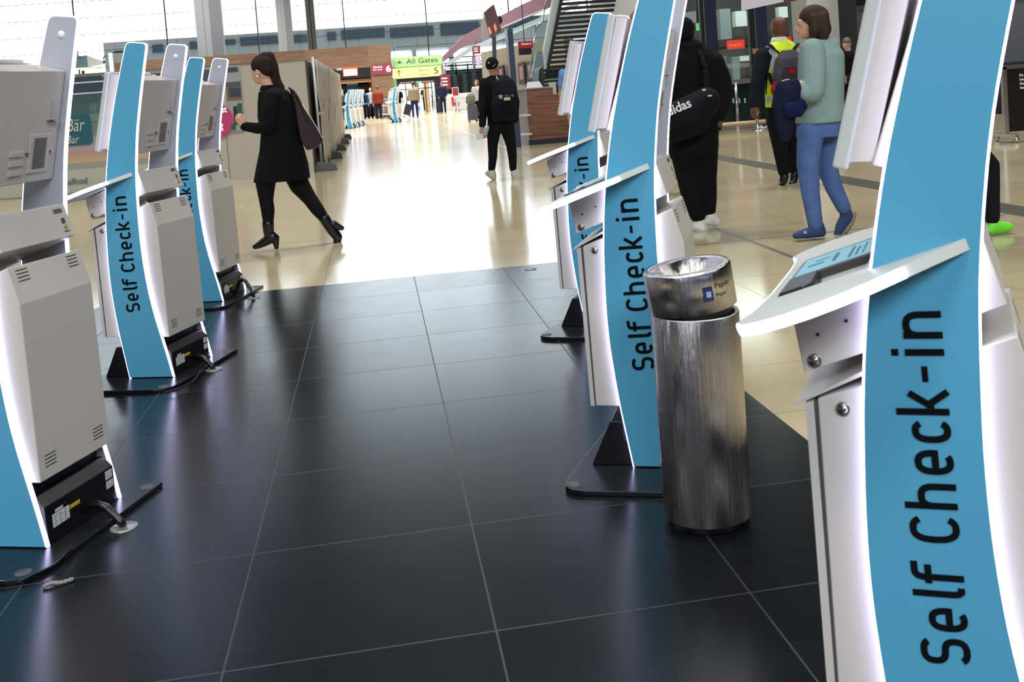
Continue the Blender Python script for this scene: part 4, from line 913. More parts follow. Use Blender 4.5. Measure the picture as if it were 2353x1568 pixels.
# --- simple figures farther off, each still body, clothes, hair and shoes
def person(label, x, y, h, face, top, bottom, skin=None, hair=(40, 30, 25), shoes=(40, 40, 42), stride=.25, sleeves='long', long_hair=False, bald=False, arms=((-.05, 0), (.05, 0)), topmat=None, vox=.02, lean=0.0, shorts=False, coat=False, group=None, wide=1.0, nod=0.0):
    s = h/1.75; base = Vector((x, y, 0)); F = Fig(label, y, base, vox=vox, group=group)
    f = Vector((cos(rad(face)), sin(rad(face)), 0)); l = Vector((-f.y, f.x, 0))
    def P(a, b, c): return base+(f*(a+lean*max(0, c-.9))+l*b)*s+Vector((0, 0, c*s))
    skin = skin or M_SKIN2
    hp, HP, HM = head_parts(P(.02+lean*.5, 0, 1.63), f, s, nod)
    hips = P(0, 0, .93); st = stride/2
    legs = [[P(0, .09, .90), P(st*.9+.04, .10, .50), P(st, .10, .09)], [P(0, -.09, .90), P(-st*.3+.05, -.10, .50), P(-st*1.1, -.10, .09+(.05 if stride > .3 else 0))]]
    arm = []
    for sd, (sw, bend) in zip((1, -1), arms):
        e = P(sw*.8, .245*sd, 1.12); w = P(sw*1.6+.22*bend, (.25-.12*bend)*sd, .86+.24*bend); arm.append([P(0, .19*sd, 1.40), e, w])
    body = hp+[chain([P(0, 0, 1.56), P(0, 0, 1.44)], [.058*s, .062*s]), loft([(P(0, 0, 1.46), .10*s, .08*s), (P(0, 0, 1.38), .175*s, .10*s), (P(0, 0, 1.15), .15*s, .105*s), (P(0, 0, .92), .16*s, .11*s)], lat=l)]
    for L in legs: body.append(chain(L, [.085*s, .056*s, .038*s]))
    for A in arm: body += [chain(A, [.05*s, .040*s, .028*s])]
    hands = []
    for A, sd in zip(arm, (1, -1)): hands += hand_parts(A[2], A[2]-A[1], l*sd, s, .6, sd)
    F.part('body', skin, body, extra=[(hands, .006 if vox < .015 else .009)])
    if vox < .015: F.eyes(HP, s)
    w_ = wide
    tm = topmat or CL('top_%d_%d_%d' % top, top)
    hem = .62 if coat else .86
    tp = [loft([(P(0, 0, 1.50), .075*s, .07*s), (P(0, 0, 1.45), .15*s*w_, .11*s), (P(0, 0, 1.36), .205*s*w_, .13*s*w_), (P(0, 0, 1.15), .185*s*w_, .135*s*w_), (P(0, 0, hem), .19*s*w_, .14*s*w_)], lat=l)]
    for A in arm:
        if sleeves == 'long': tp.append(chain([A[0], A[1], A[1].lerp(A[2], .92)], [.075*s, .056*s, .042*s]))
        else: tp.append(chain([A[0], A[0].lerp(A[1], .75)], [.075*s, .062*s]))
    F.part('top', tm, tp)
    bt = CL('bottom_%d_%d_%d' % bottom, bottom)
    F.part('shorts' if shorts else 'trousers', bt, [loft([(P(0, 0, .98), .165*s, .12*s), (P(0, 0, .84), .17*s, .13*s)], lat=l)]+[chain([L[0], L[1]] if shorts else [L[0], L[1], L[1].lerp(L[2], .9)], [.10*s, .072*s] if shorts else [.10*s, .070*s, .055*s]) for L in legs])
    sm_ = mat('shoe_%d_%d_%d' % shoes, shoes, .6)
    for L in legs: F.part('shoe', sm_, [chain([L[2]-Vector((0, 0, .02*s)), L[2]+f*.14*s-Vector((0, 0, .045*s))], [.045*s, .035*s]), chain([L[2]-f*.03*s-Vector((0, 0, .045*s)), L[2]+f*.1*s-Vector((0, 0, .05*s))], [.036*s, .034*s])], vox=min(vox, .012))
    if not bald:
        hh = [ball(HP(-.02, 0, .05), (.102*s, .085*s, .088*s), HM), ball(HP(-.055, 0, .0), (.06*s, .075*s, .07*s), HM)]
        if long_hair: hh += [chain([HP(-.07, 0, .02), HP(-.09, 0, -.1), HP(-.08, 0, -.22)], [.08*s, .07*s, .045*s]), chain([HP(0, .075, .04), HP(.0, .085, -.14)], [.03*s, .025*s]), chain([HP(0, -.075, .04), HP(.0, -.085, -.14)], [.03*s, .025*s])]
        F.part('hair', mat('hair_%d_%d_%d' % hair, hair, .5), hh, vox=min(vox, .012))
    F.P = P; F.arm = arm; F.s = s; F.HP = HP
    return F
def at(u, v): g = gnd(u, v); return g.x, g.y
def pack(nm, label, F, col, a=-.2, z=1.2, w=.15, hh=.22, cat='backpack', body='pack_body', b=0.0, d=.09):
    c = F.P(a, b, z); r = empty(nm, c); tag(r, label, cat); l = (F.P(0, 1, 0)-F.P(0, 0, 0)).normalized()
    addfused(body, [loft([(c+Vector((0, 0, hh)), w*.6, d*.5), (c+Vector((0, 0, hh*.7)), w, d), (c-Vector((0, 0, hh*.7)), w, d), (c-Vector((0, 0, hh)), w*.8, d*.6)], lat=l, pw=.7)], .016, CL('bag_%d_%d_%d' % col, col), r, c)
    return r
# man with tablet by the dark pillar
F = person('grey-haired man in black t-shirt looking down at a tablet by the dark pillar', 9.16, 19.40, 1.72, 205, (14, 14, 17), (16, 16, 18), skin=M_SKIN, hair=(95, 85, 78), shoes=(90, 40, 35), stride=.12, sleeves='short', arms=((.02, .55), (.08, .75)), vox=.012, wide=1.1, nod=.35)
r = empty('tablet', F.arm[0][2]+Vector((-.03, -.06, -.05))); tag(r, 'brown cased tablet in the hands of the man by the dark pillar', 'tablet')
m = MB(); m.box((0, 0, 0), (.24, .012, .15)); m.build('case', mat('case_brown', (110, 45, 30), .5), r); m = MB(); m.box((0, -.008, 0), (.20, .004, .12)); m.build('screen', mat('tablet_dark', (40, 20, 18), .2), r); m = MB()
for x in (-.115, .115): m.box((x, -.009, 0), (.008, .004, .15))
m.build('pale_edge', mat('edge_cream', (220, 200, 175), .5), r)
pack('shoulder_bag', 'pink bag hanging behind the man with the tablet', F, (150, 80, 100), a=-.2, z=1.05, w=.11, hh=.13, cat='bag', body='bag_body', b=-.12, d=.06)
# person at the desk
F = person('man in light blue polo shirt and beige trousers standing at the wooden desk', px(1320, 200, 18.0).x, 18.0, 1.79, 60, (105, 140, 205), (190, 182, 165), skin=M_SKIN2, hair=(120, 112, 105), shoes=(60, 50, 45), stride=.1, sleeves='short', arms=((-.02, 0), (.05, .1)), vox=.012, wide=1.15)
# passer-by hidden by the near kiosk, lime trainers
g = gnd(2310, 548); F = person('passer-by in dark trousers and lime green running shoes beyond the nearest right kiosk', g.x-.36, g.y, 1.70, 8, (40, 44, 58), (18, 18, 26), hair=(50, 40, 32), shoes=(110, 215, 50), stride=.78, arms=((-.02, .3), (.02, .3)), vox=.012)
# third figure whose shoe shows behind the person in black
g = gnd(1553, 444); person('person in black trousers and pale shoes hidden behind the duffel carrier', g.x-.02, g.y, 1.66, 80, (20, 20, 22), (12, 12, 14), shoes=(205, 205, 200), stride=.08, vox=.014)
# far people in the mid hall
x, y = at(872, 277); F = person('man in rust red sweater and dark blue trousers seen from behind', x, y, 1.77, 95, (122, 48, 32), (22, 24, 44), skin=M_SKIN2, hair=(60, 58, 58), shoes=(190, 150, 110), stride=.05, wide=1.12)
x, y = at(840, 274); F = person('bald man in blue shirt with black backpack seen from behind', x, y, 1.68, 90, (32, 62, 120), (24, 28, 48), skin=M_SKIN, bald=True, shoes=(200, 200, 200), stride=.1, wide=1.1)
pack('backpack', 'black backpack on the bald man in the blue shirt', F, (16, 18, 24))
x, y = at(856, 272); F = person('bald man with glasses in light shirt and dark jacket facing the aisle', x, y, 1.76, -80, (150, 152, 160), (26, 28, 38), skin=M_SKIN, bald=True, shoes=(190, 190, 190), stride=.05, arms=((.05, .5), (.05, .3)))
x, y = at(918, 277); F = person('woman in black short-sleeved top and pale trousers seen from behind', x, y, 1.67, 75, (14, 14, 16), (186, 182, 172), hair=(18, 16, 16), shoes=(170, 130, 110), stride=.35, sleeves='short', long_hair=True)
x, y = at(933, 269); r = empty('suitcase', (x, y, 0)); tag(r, 'black suitcase pulled beside the woman in pale trousers', 'suitcase'); m = MB(); m.box((0, 0, .42), (.38, .25, .62), M=Matrix.Rotation(.3, 4, 'Y')); m.build('shell', mat('case_black', (16, 20, 20), .5), r, bevel=.04)
m = MB(); m.tube([(.1, 0, .7), (-.05, 0, 1.05)], .012, 6); m.build('handle', M_STEEL, r); m = MB(); m.sphere((-.1, 0, .045), .045, 10, 8); m.sphere((.22, 0, .045), .045, 10, 8); m.build('wheel', M_DARKP, r)
x, y = at(955, 272); F = person('man in beige jacket and blue jeans with shoulder bag seen from behind', x, y, 1.84, 88, (138, 128, 104), (28, 40, 78), hair=(48, 36, 30), shoes=(60, 40, 34), stride=.12, wide=1.2)
pack('shoulder_bag', 'grey shoulder bag at the left side of the man in the beige jacket', F, (120, 112, 95), a=-.02, z=.98, w=.1, hh=.13, cat='bag', body='bag_body', b=.27, d=.06)
x, y = at(980, 258); F = person('man in black t-shirt with khaki backpack walking away', x, y, 1.71, 88, (16, 16, 18), (16, 16, 20), hair=(16, 14, 14), shoes=(190, 180, 175), stride=.2, sleeves='short')
pack('backpack', 'khaki backpack on the man in the black t-shirt', F, (140, 122, 78))
x, y = at(1020, 261); F = person('man in navy tracksuit with red collar standing in the hall', x, y, 1.79, -100, (22, 26, 50), (22, 26, 58), hair=(20, 16, 14), shoes=(60, 45, 60), stride=.08, arms=((.02, .35), (.02, .35)))
m = MB(); q = F.P(0, 0, 1.47); m.lathe([(.075, -.02), (.10, 0), (.085, .035), (.07, .03)], q, 16); F.mesh('collar', m, mat('collar_red', (200, 30, 35), .6))
x, y = at(1006, 250); F = person('small child in pink top sitting low in the far hall', x, y, .95, -60, (190, 150, 140), (90, 110, 110), hair=(130, 60, 40), stride=.05)
def stripes():
    m = mat('striped_knit', (225, 222, 215), .9); nt = m.node_tree; b = nt.nodes['Principled BSDF']
    tc = nt.nodes.new('ShaderNodeTexCoord'); sp = nt.nodes.new('ShaderNodeSeparateXYZ'); nt.links.new(tc.outputs['Object'], sp.inputs[0])
    a = nt.nodes.new('ShaderNodeMath'); a.operation = 'DIVIDE'; nt.links.new(sp.outputs[2], a.inputs[0]); a.inputs[1].default_value = .075
    f = nt.nodes.new('ShaderNodeMath'); f.operation = 'FRACT'; nt.links.new(a.outputs[0], f.inputs[0]); l = nt.nodes.new('ShaderNodeMath'); l.operation = 'LESS_THAN'; nt.links.new(f.outputs[0], l.inputs[0]); l.inputs[1].default_value = .26
    mm = nt.nodes.new('ShaderNodeMix'); mm.data_type = 'RGBA'; nt.links.new(l.outputs[0], mm.inputs[0]); mm.inputs[6].default_value = (*srgb((222, 218, 210)), 1); mm.inputs[7].default_value = (*srgb((50, 48, 54)), 1); nt.links.new(mm.outputs[2], b.inputs['Base Color']); return m
x, y = at(1102, 278); F = person('girl in striped sweater with long brown hair beside a grey suitcase', x, y, 1.60, -125, (222, 218, 210), (14, 14, 17), skin=M_SKIN, hair=(110, 62, 42), shoes=(215, 205, 190), stride=.1, long_hair=True, topmat=stripes(), arms=((.05, .3), (.05, .4)), vox=.014)
x, y = at(1087, 280); r = empty('suitcase', (x, y, 0)); tag(r, 'blue-grey hard-shell suitcase standing by the girl in the striped sweater', 'suitcase')
m = MB(); m.box((0, 0, .36), (.38, .24, .60)); m.build('shell', mat('case_bluegrey', (82, 88, 106), .35), r, bevel=.04)
m = MB()
for sx in (-.14, .14):
    for sy in (-.08, .08): m.sphere((sx, sy, .032), .032, 10, 8)
m.build('wheels', M_DARKP, r); m = MB()
for sx in (-.1, 0, .1): m.box((sx, -.122, .36), (.03, .008, .54))
m.build('ribs', mat('case_bluegrey2', (60, 66, 84), .4), r)
r = empty('travel_bag', (x-.02, y, .68)); tag(r, 'olive grey backpack resting on top of the blue-grey suitcase', 'backpack')
addfused('bag_body', [loft([(Vector((x-.02, y, .66)), .15, .1), (Vector((x-.03, y, .8)), .2, .13), (Vector((x-.02, y, 1.0)), .17, .12), (Vector((x, y, 1.1)), .1, .08)], pw=.8)], .014, CL('olive_grey', (104, 108, 98), .25), r, Vector((x-.02, y, .68)))
# ------------------------------------------------------------------ surroundings
def Rr(uL, uR, vT, vB, Y):
    "x0, x1, z0, z1 of an upright rectangle at depth Y, edges measured at its middle"
    um, vm = (uL+uR)/2, (vT+vB)/2
    return px(uL, vm, Y).x, px(uR, vm, Y).x, px(um, vB, Y).z, px(um, vT, Y).z
def slabR(mb, uL, uR, vT, vB, Y, d=.05, mi=0):
    x0, x1, z0, z1 = Rr(uL, uR, vT, vB, Y); mb.span((x0, Y, max(z0, 0)), (x1, Y+d, z1), mi); return x0, x1, z0, z1
def thing_box(name, label, cat, m_, uL, uR, vT, vB, Y, d=.05, group=None):
    x0, x1, z0, z1 = Rr(uL, uR, vT, vB, Y); r = empty(name, ((x0+x1)/2, Y+d/2, max(z0, 0))); tag(r, label, cat, group)
    return r, (x1-x0), z1-max(z0, 0)
def wood_mat(name, tx, tz, c1=(78, 56, 44), c2=(122, 94, 74)):
    m = bpy.data.materials.new(name); m.use_nodes = True; nt = m.node_tree; b = nt.nodes['Principled BSDF']; b.inputs['Roughness'].default_value = .5
    g = nt.nodes.new('ShaderNodeNewGeometry'); mp = nt.nodes.new('ShaderNodeMapping'); mp.inputs['Scale'].default_value = (1/tx, 1/tx, 1/tz); nt.links.new(g.outputs['Position'], mp.inputs[0])
    fl = nt.nodes.new('ShaderNodeVectorMath'); fl.operation = 'FLOOR'; nt.links.new(mp.outputs[0], fl.inputs[0]); wn = nt.nodes.new('ShaderNodeTexWhiteNoise'); nt.links.new(fl.outputs[0], wn.inputs[0])
    m2 = nt.nodes.new('ShaderNodeMapping'); m2.inputs['Scale'].default_value = (1.2, 1.2, 22); nt.links.new(g.outputs['Position'], m2.inputs[0])
    ad = nt.nodes.new('ShaderNodeVectorMath'); ad.operation = 'MULTIPLY_ADD'; nt.links.new(wn.outputs['Color'], ad.inputs[0]); ad.inputs[1].default_value = (7, 7, 7); nt.links.new(m2.outputs[0], ad.inputs[2])
    n = nt.nodes.new('ShaderNodeTexNoise'); n.inputs['Scale'].default_value = 1; n.inputs['Detail'].default_value = 6; nt.links.new(ad.outputs[0], n.inputs[0])
    a = nt.nodes.new('ShaderNodeMath'); a.operation = 'MULTIPLY_ADD'; nt.links.new(wn.outputs['Value'], a.inputs[0]); a.inputs[1].default_value = .7; s = nt.nodes.new('ShaderNodeMath'); s.operation = 'MULTIPLY_ADD'; nt.links.new(n.outputs['Fac'], s.inputs[0]); s.inputs[1].default_value = 1.6; s.inputs[2].default_value = -.6; nt.links.new(s.outputs[0], a.inputs[2])
    mx = nt.nodes.new('ShaderNodeMix'); mx.data_type = 'RGBA'; mx.inputs[6].default_value = (*srgb(c1), 1); mx.inputs[7].default_value = (*srgb(c2), 1); nt.links.new(a.outputs[0], mx.inputs[0]); nt.links.new(mx.outputs[2], b.inputs['Base Color']); MATS[name] = m
    return m
M_WOOD = wood_mat('walnut_cladding', 1.8, .62)
M_WOODD = wood_mat('desk_walnut', 9.0, 9.0, (48, 28, 22), (150, 98, 66))
M_WHITEW = mat('hoarding_white', (176, 170, 156), .75)
M_NIGHT = mat('frame_navy', (20, 26, 40), .45)
M_MAROON = mat('sign_maroon', (122, 34, 48), .5)
M_MAROONL = mat('sign_maroon_lit', (122, 44, 66), .5, emit=(122, 44, 66), es=.25)
M_WTXT = mat('text_white', (235, 235, 235), .5, emit=(235, 235, 235), es=.5)
M_BLACKP = mat('panel_black', (14, 14, 17), .4)
M_CHROME = mat('chrome_post', (190, 190, 192), .22, .9)
M_GLASS = glass_mat('clear_glass')
M_GLASSG = glass_mat('green_glass', (.84, .93, .91), 1.0)
def wtext(s, parent, x, y, z, w, h, m_, nm='lettering', off=Vector((0, 0, 0)), **k):
    return text(s, nm, m_, parent, frame(Vector((x, y, z))-off, (1, 0, 0), (0, 0, 1)), w=w, h=h, **k)

# left hoarding (white boards with printed shop front)
HY, HT = 18.75, 1.99
b = MB(); b.span((-12, HY, 0), (-1.10, HY+.08, HT)); struct(b.build('wall_hoarding', M_WHITEW))
b = MB()
for x in (-2.52, -4.02, -5.52): b.span((x-.006, HY-.004, 0), (x+.006, HY, HT))
b.span((-12, HY-.012, 1.985), (-1.10, HY+.09, 2.005)); struct(b.build('trim_3', mat('joint_grey', (120, 112, 98), .7)))
b = MB(); b.span((-1.16, HY+.08, 0), (-1.10, 34, HT)); struct(b.build('wall_hoarding_side', mat('hoarding_side_shade', (70, 52, 46), .8)))  # dark colour stands in for the shadow gap between hoarding and fence
# printed graphic on the hoarding
def print_mat():
    m = bpy.data.materials.new('print_gradient'); m.use_nodes = True; nt = m.node_tree; b = nt.nodes['Principled BSDF']; b.inputs['Roughness'].default_value = .45
    g = nt.nodes.new('ShaderNodeNewGeometry'); sp = nt.nodes.new('ShaderNodeSeparateXYZ'); nt.links.new(g.outputs['Position'], sp.inputs[0])
    r = nt.nodes.new('ShaderNodeValToRGB'); d = nt.nodes.new('ShaderNodeMath'); d.operation = 'DIVIDE'; nt.links.new(sp.outputs[2], d.inputs[0]); d.inputs[1].default_value = 2.0; nt.links.new(d.outputs[0], r.inputs[0])
    cr = r.color_ramp; cr.elements[0].position = .0; cr.elements[0].color = (*srgb((170, 170, 154)), 1); cr.elements[1].position = 1; cr.elements[1].color = (*srgb((50, 66, 78)), 1)
    for pos, c in ((.20, (176, 176, 160)), (.205, (150, 148, 135)), (.255, (150, 148, 135)), (.26, (186, 166, 130)), (.34, (176, 140, 124)), (.40, (160, 150, 160)), (.47, (128, 150, 140)), (.475, (120, 125, 120)), (.62, (84, 116, 112)), (.80, (60, 84, 92))):
        e = cr.elements.new(pos); e.color = (*srgb(c), 1)
    nt.links.new(r.outputs[0], b.inputs['Base Color']); return m
r = empty('printed_banner', (-7.0, HY-.01, 0)); tag(r, 'printed shop-front graphic covering the left part of the white hoarding', 'printed banner'); o_ = Vector((-7.0, HY-.01, 0))
b = MB(); b.span((-4.9, -.002, .02), (4.30, .004, 1.93)); b.build('print_sheet', print_mat(), r)
def pr(nm, col, uL, uR, vT, vB, e=.004, emit=None):
    x0, x1, z0, z1 = Rr(uL, uR, vT, vB, HY-.012); b = MB(); b.quad([(x0+7, -.002-e, z0), (x1+7, -.002-e, z0), (x1+7, -.002-e, z1), (x0+7, -.002-e, z1)]); return b.build(nm, mat(nm+'_%d%d%d' % col, col, .5), r)
pr('dark_window', (42, 60, 78), 152, 236, 176, 214); pr('white_line', (215, 220, 220), 152, 238, 188, 191, .006); pr('white_line', (215, 220, 220), 152, 238, 213, 216, .006)
x0, x1, z0, z1 = Rr(152, 230, 218, 264, HY); b = MB()
for i in range(16):
    for k in range(3): xx = x0+7+(x1-x0)*i/16; zz = z0+(z1-z0)*k/3; b.quad([(xx, -.007, zz+.01), (xx+.02, -.007, zz+.01), (xx+.02, -.007, zz+.11), (xx, -.007, zz+.11)])
b.build('tile_pattern', mat('print_tiles', (60, 90, 92), .5), r)
pr('green_poster', (92, 128, 112), 206, 226, 236, 280)
x0, x1, z0, z1 = Rr(120, 211, 265, 335, HY-.02); cz = (z0+z1)/2
b = MB(); rr_ = .07; ptz = []
for cx_, cz_, a0 in ((x1-rr_, z0+rr_, -90), (x1-rr_, z1-rr_, 0), (x0+rr_, z1-rr_, 90), (x0+rr_, z0+rr_, 180)):
    for k in range(7): ptz.append((cx_+7+rr_*cos(rad(a0+15*k)), -.012, cz_+rr_*sin(rad(a0+15*k))))
b.slab(ptz, (0, .006, 0)); sg = b.build('round_corner_sign', mat('sign_teal', (18, 88, 104), .5), r)
M_CRTXT = mat('text_cream', (205, 195, 170), .6)
x0, x1, z0, z1 = Rr(152, 195, 275, 302, HY-.03); wtext('Bär', sg, x0+7, -.016, z0, x1-x0, z1-z0+.02, M_CRTXT, tilt=.25)
x0, x1, z0, z1 = Rr(152, 182, 311, 330, HY-.03); wtext('Bar', sg, x0+7, -.016, z0, x1-x0, z1-z0, M_CRTXT, tilt=.25)
x0, x1, z0, z1 = Rr(148, 200, 409, 424, HY-.03); wtext('ualfood', r, x0+7, -.010, z0, x1-x0, z1-z0, mat('text_teal', (50, 100, 105), .6), bold=.01)
# magenta disc
c = px(498, 278, HY-.03); b = MB(); b.slab([(c.x+7+.285*cos(a*pi/24), -.014, c.z+.285*sin(a*pi/24)) for a in range(48)], (0, .004, 0)); dc = b.build('magenta_disc', mat('disc_magenta', (185, 52, 100), .5), r)
x0, x1, z0, z1 = Rr(509, 521, 246, 259, HY-.03); wtext('st', dc, x0+7, -.018, z0, x1-x0, z1-z0, M_WTXT, bold=.02)
x0, x1, z0, z1 = Rr(505, 513, 285, 301, HY-.03); wtext('g', dc, x0+7, -.018, z0, x1-x0, z1-z0, M_WTXT, bold=.02)
# printed street scene at the right end of the banner
x0, x1, z0, z1 = Rr(522, 556, 150, 302, HY-.02); b = MB(); b.quad([(x0+7, -.009, z0), (x1+7, -.009, z0), (x1+7, -.009, z1), (x0+7, -.009, z1)]); ph = b.build('street_photo', mat('photo_grey', (150, 152, 152), .5), r)
ly = [0.0]
for c_, a_, bb_, t0, t1 in (((120, 90, 72), 0, 1, .47, .68), ((52, 58, 70), .15, .95, .52, .66), ((70, 78, 92), 0, 1, .68, .75), ((60, 64, 80), .1, .9, .90, .97), ((30, 34, 46), .35, .62, .10, .38), ((40, 84, 52), .65, .95, .26, .42), ((40, 84, 52), .1, .4, .02, .12)):
    ly[0] += .001; yy_ = -.011-ly[0]; b = MB(); b.quad([(x0+7+(x1-x0)*a_, yy_, z0+(z1-z0)*t0), (x0+7+(x1-x0)*bb_, yy_, z0+(z1-z0)*t0), (x0+7+(x1-x0)*bb_, yy_, z0+(z1-z0)*t1), (x0+7+(x1-x0)*a_, yy_, z0+(z1-z0)*t1)]); b.build('photo_patch', mat('photo_%d%d%d' % c_, c_, .6), ph)

# construction fence with plastic sheeting
M_TARP = mat('tarp_white', (178, 168, 155), .45, noise=.10, nscale=6, bump=.4)
FL = 3.48; FY0 = 19.55
for k in range(4):
    y0 = FY0+k*FL; r = empty('construction_fence', (-1.0, y0, 0)); tag(r, ('sheeted fence panel nearest the camera, with bright tube post', 'second sheeted fence panel from the front', 'third sheeted fence panel from the front', 'farthest sheeted fence panel, next to the distant kiosks')[k], 'fence', 'sheeted construction fence panels')
    b = MB()
    for yy in (0.0, FL-.05): b.tube([(0, yy, .08), (0, yy, 2.06)], .024, 10)
    b.tube([(0, 0, 2.0), (0, FL-.05, 2.0)], .018, 8); b.tube([(0, 0, .2), (0, FL-.05, .2)], .018, 8); b.build('frame', mat('galvanised', (196, 204, 214), .45, .15), r)
    b = MB(); nx, nz = 60, 14; V = []
    for i in range(nx+1):
        row = []
        for j in range(nz+1):
            yy = .02+(FL-.1)*i/nx; zz = .16+1.84*j/nz; w_ = .022*sin(i*1.3+k)+.012*sin(i*2.9+j*.35)+.008*sin(j*1.1+i*.2)
            row.append(b.bm.verts.new((.035+w_+.01, yy, zz+(.02*sin(i*.9) if j == nz else 0)-(.08*abs(sin(i*.21+k)) if j == 0 else 0))))
        V.append(row)
    for i in range(nx):
        for j in range(nz): b.bm.faces.new((V[i][j], V[i+1][j], V[i+1][j+1], V[i][j+1]))
    sh = b.build('sheeting', M_TARP, r, smooth=True); md = sh.modifiers.new('solid', 'SOLIDIFY'); md.thickness = .004
    b = MB()
    for i in range(7):
        yy = .5+i*.3; b.quad([(.085, yy, 1.15+.06*sin(i*2)), (.085, yy+.10, 1.15+.06*sin(i*2)), (.085, yy+.10, 1.22+.06*sin(i*2)), (.085, yy, 1.22+.06*sin(i*2))])
    b.build('red_stamp', mat('stamp_red', (178, 120, 112), .6), r)
for k, (yy, c_) in enumerate(((19.45, (92, 96, 92)), (FY0+FL, (62, 66, 58)), (FY0+2*FL, (74, 74, 66)), (FY0+3*FL, (96, 92, 80)), (FY0+4*FL, (84, 82, 72)))):
    b = MB(); b.prism([(-.16, 0.0), (.26, 0.0), (.22, .13), (.16, .15), (-.10, .15)], yy-.17, yy+.17); o = b.build('ballast_block', mat('foot_%d' % k, c_, .85, noise=.2, nscale=30), None, bevel=.015); o.location = (-.98, 0, 0)
    b = MB()
    for j in (0, 1): b.span((.02+j*.09, yy-.16, .151), (.05+j*.09, yy+.16, .165))
    o2 = b.build('lifting_slot', mat('slot_dark', (30, 30, 30), .8), o)
    tag(o, ('grey ballast block under the bright tube post, nearest of the row', 'second ballast block from the front, dark rubber', 'third ballast block from the front of the fence', 'fourth ballast block from the front of the fence', 'farthest ballast block, near the distant kiosks')[k], 'ballast block', 'ballast blocks of the construction fence')
c = px(736, 261, 19.5); b = MB(); b.box((0, 0, 0), (.06, .03, .05)); b.tube([(-.02, 0, .02), (-.018, 0, .06), (.018, 0, .06), (.02, 0, .02)], .005, 6); o = b.build('padlock', mat('brass', (200, 160, 50), .3, .8)); o.location = c; tag(o, 'brass padlock hanging on the chain between hoarding and fence post', 'padlock')

# ---- check-in island with walnut cladding
Y6 = 62.0
b = MB(); b.span((-14.0, Y6, 2.95), (1.28, Y6+6, 4.18)); struct(b.build('wall_walnut_band', M_WOOD))
b = MB(); b.span((.04, Y6, 0), (1.28, Y6+6, 2.95)); struct(b.build('wall_walnut_pier', M_WOOD))
b = MB(); b.span((-14.0, Y6, 0), (-13.0, Y6+6, 2.95)); struct(b.build('wall_walnut_end', M_WOOD))
b = MB(); b.span((-13, Y6+5.8, 0), (.04, Y6+6, 2.95)); struct(b.build('wall_island_back', mat('island_back', (40, 38, 44), .7)))
r = empty('counter_fascia', (-6.5, Y6, 2.38)); tag(r, 'long black display fascia under the walnut band with counter number 616', 'display fascia')
b = MB(); b.span((-6.5, -.02, .0), (6.54, .3, .57)); b.build('panel', M_BLACKP, r)
x0, x1, z0, z1 = Rr(788, 822, 154, 175, Y6); b = MB(); b.span((x0+6.5, -.06, z0-2.38), (x1+6.5, -.02, z1-2.38)); sc_ = b.build('monitor', mat('screen_red', (235, 70, 40), .4, emit=(240, 60, 35), es=1.0), r)
b = MB(); b.span((x0+6.54, -.065, z0-2.35), (x1+6.46, -.06, z1-2.50)); b.build('screen_text_area', mat('screen_pale', (235, 225, 230), .4, emit=(235, 225, 232), es=.9), sc_)
x0, x1, z0, z1 = Rr(774, 782, 156, 162, Y6); wtext('616', r, x0+6.5, -.03, z0-2.38, x1-x0+.08, z1-z0, M_WTXT, bold=.02)
r = empty('hall_sign', (.66, Y6-.05, 2.46)); tag(r, 'maroon Check-in 6 sign on the walnut pier', 'sign')
x0, x1, z0, z1 = Rr(854, 902, 148, 171, Y6); b = MB(); b.span((x0-.66, -.02, z0-2.46), (x1-.66, .05, z1-2.46)); b.build('board', M_MAROONL, r)
w_ = x1-x0; h_ = z1-z0
wtext('6', r, x0-.66+w_*.68, -.025, z0-2.46+h_*.2, w_*.25, h_*.66, M_WTXT, bold=.03); wtext('Check-in', r, x0-.66+w_*.07, -.025, z0-2.46+h_*.68, w_*.45, h_*.18, M_WTXT, bold=.02); wtext('611–616', r, x0-.66+w_*.07, -.025, z0-2.46+h_*.42, w_*.42, h_*.16, M_WTXT, bold=.02)
# counters inside the island
b = MB(); b.span((-12, Y6+2.2, 0), (-.2, Y6+2.8, 1.0)); o = b.build('check_in_counter', mat('counter_dark', (60, 52, 52), .6)); tag(o, 'long dark check-in counter inside the walnut island', 'counter')
b = MB(); b.span((-13, Y6+.1, 2.1), (.04, Y6+.4, 2.32)); o = b.build('wood_lintel', wood_mat('lintel_wood', 4, .5, (130, 96, 66), (150, 112, 80))); tag(o, 'light wood lintel below the black display fascia', 'lintel')
b = MB(); b.span((-13, Y6+2.9, 1.62), (.04, Y6+3.1, 2.02)); o = b.build('rear_display', M_BLACKP); tag(o, 'second black display band behind the wood lintel', 'display band')
x0, x1, z0, z1 = Rr(811, 836, 182, 190, Y6+2.8); b = MB(); b.span((x0, Y6+2.78, z0), (x1, Y6+2.85, z1)); b.build('bright_screen', mat('screen_white', (225, 225, 235), .4, emit=(225, 228, 238), es=.9), o)
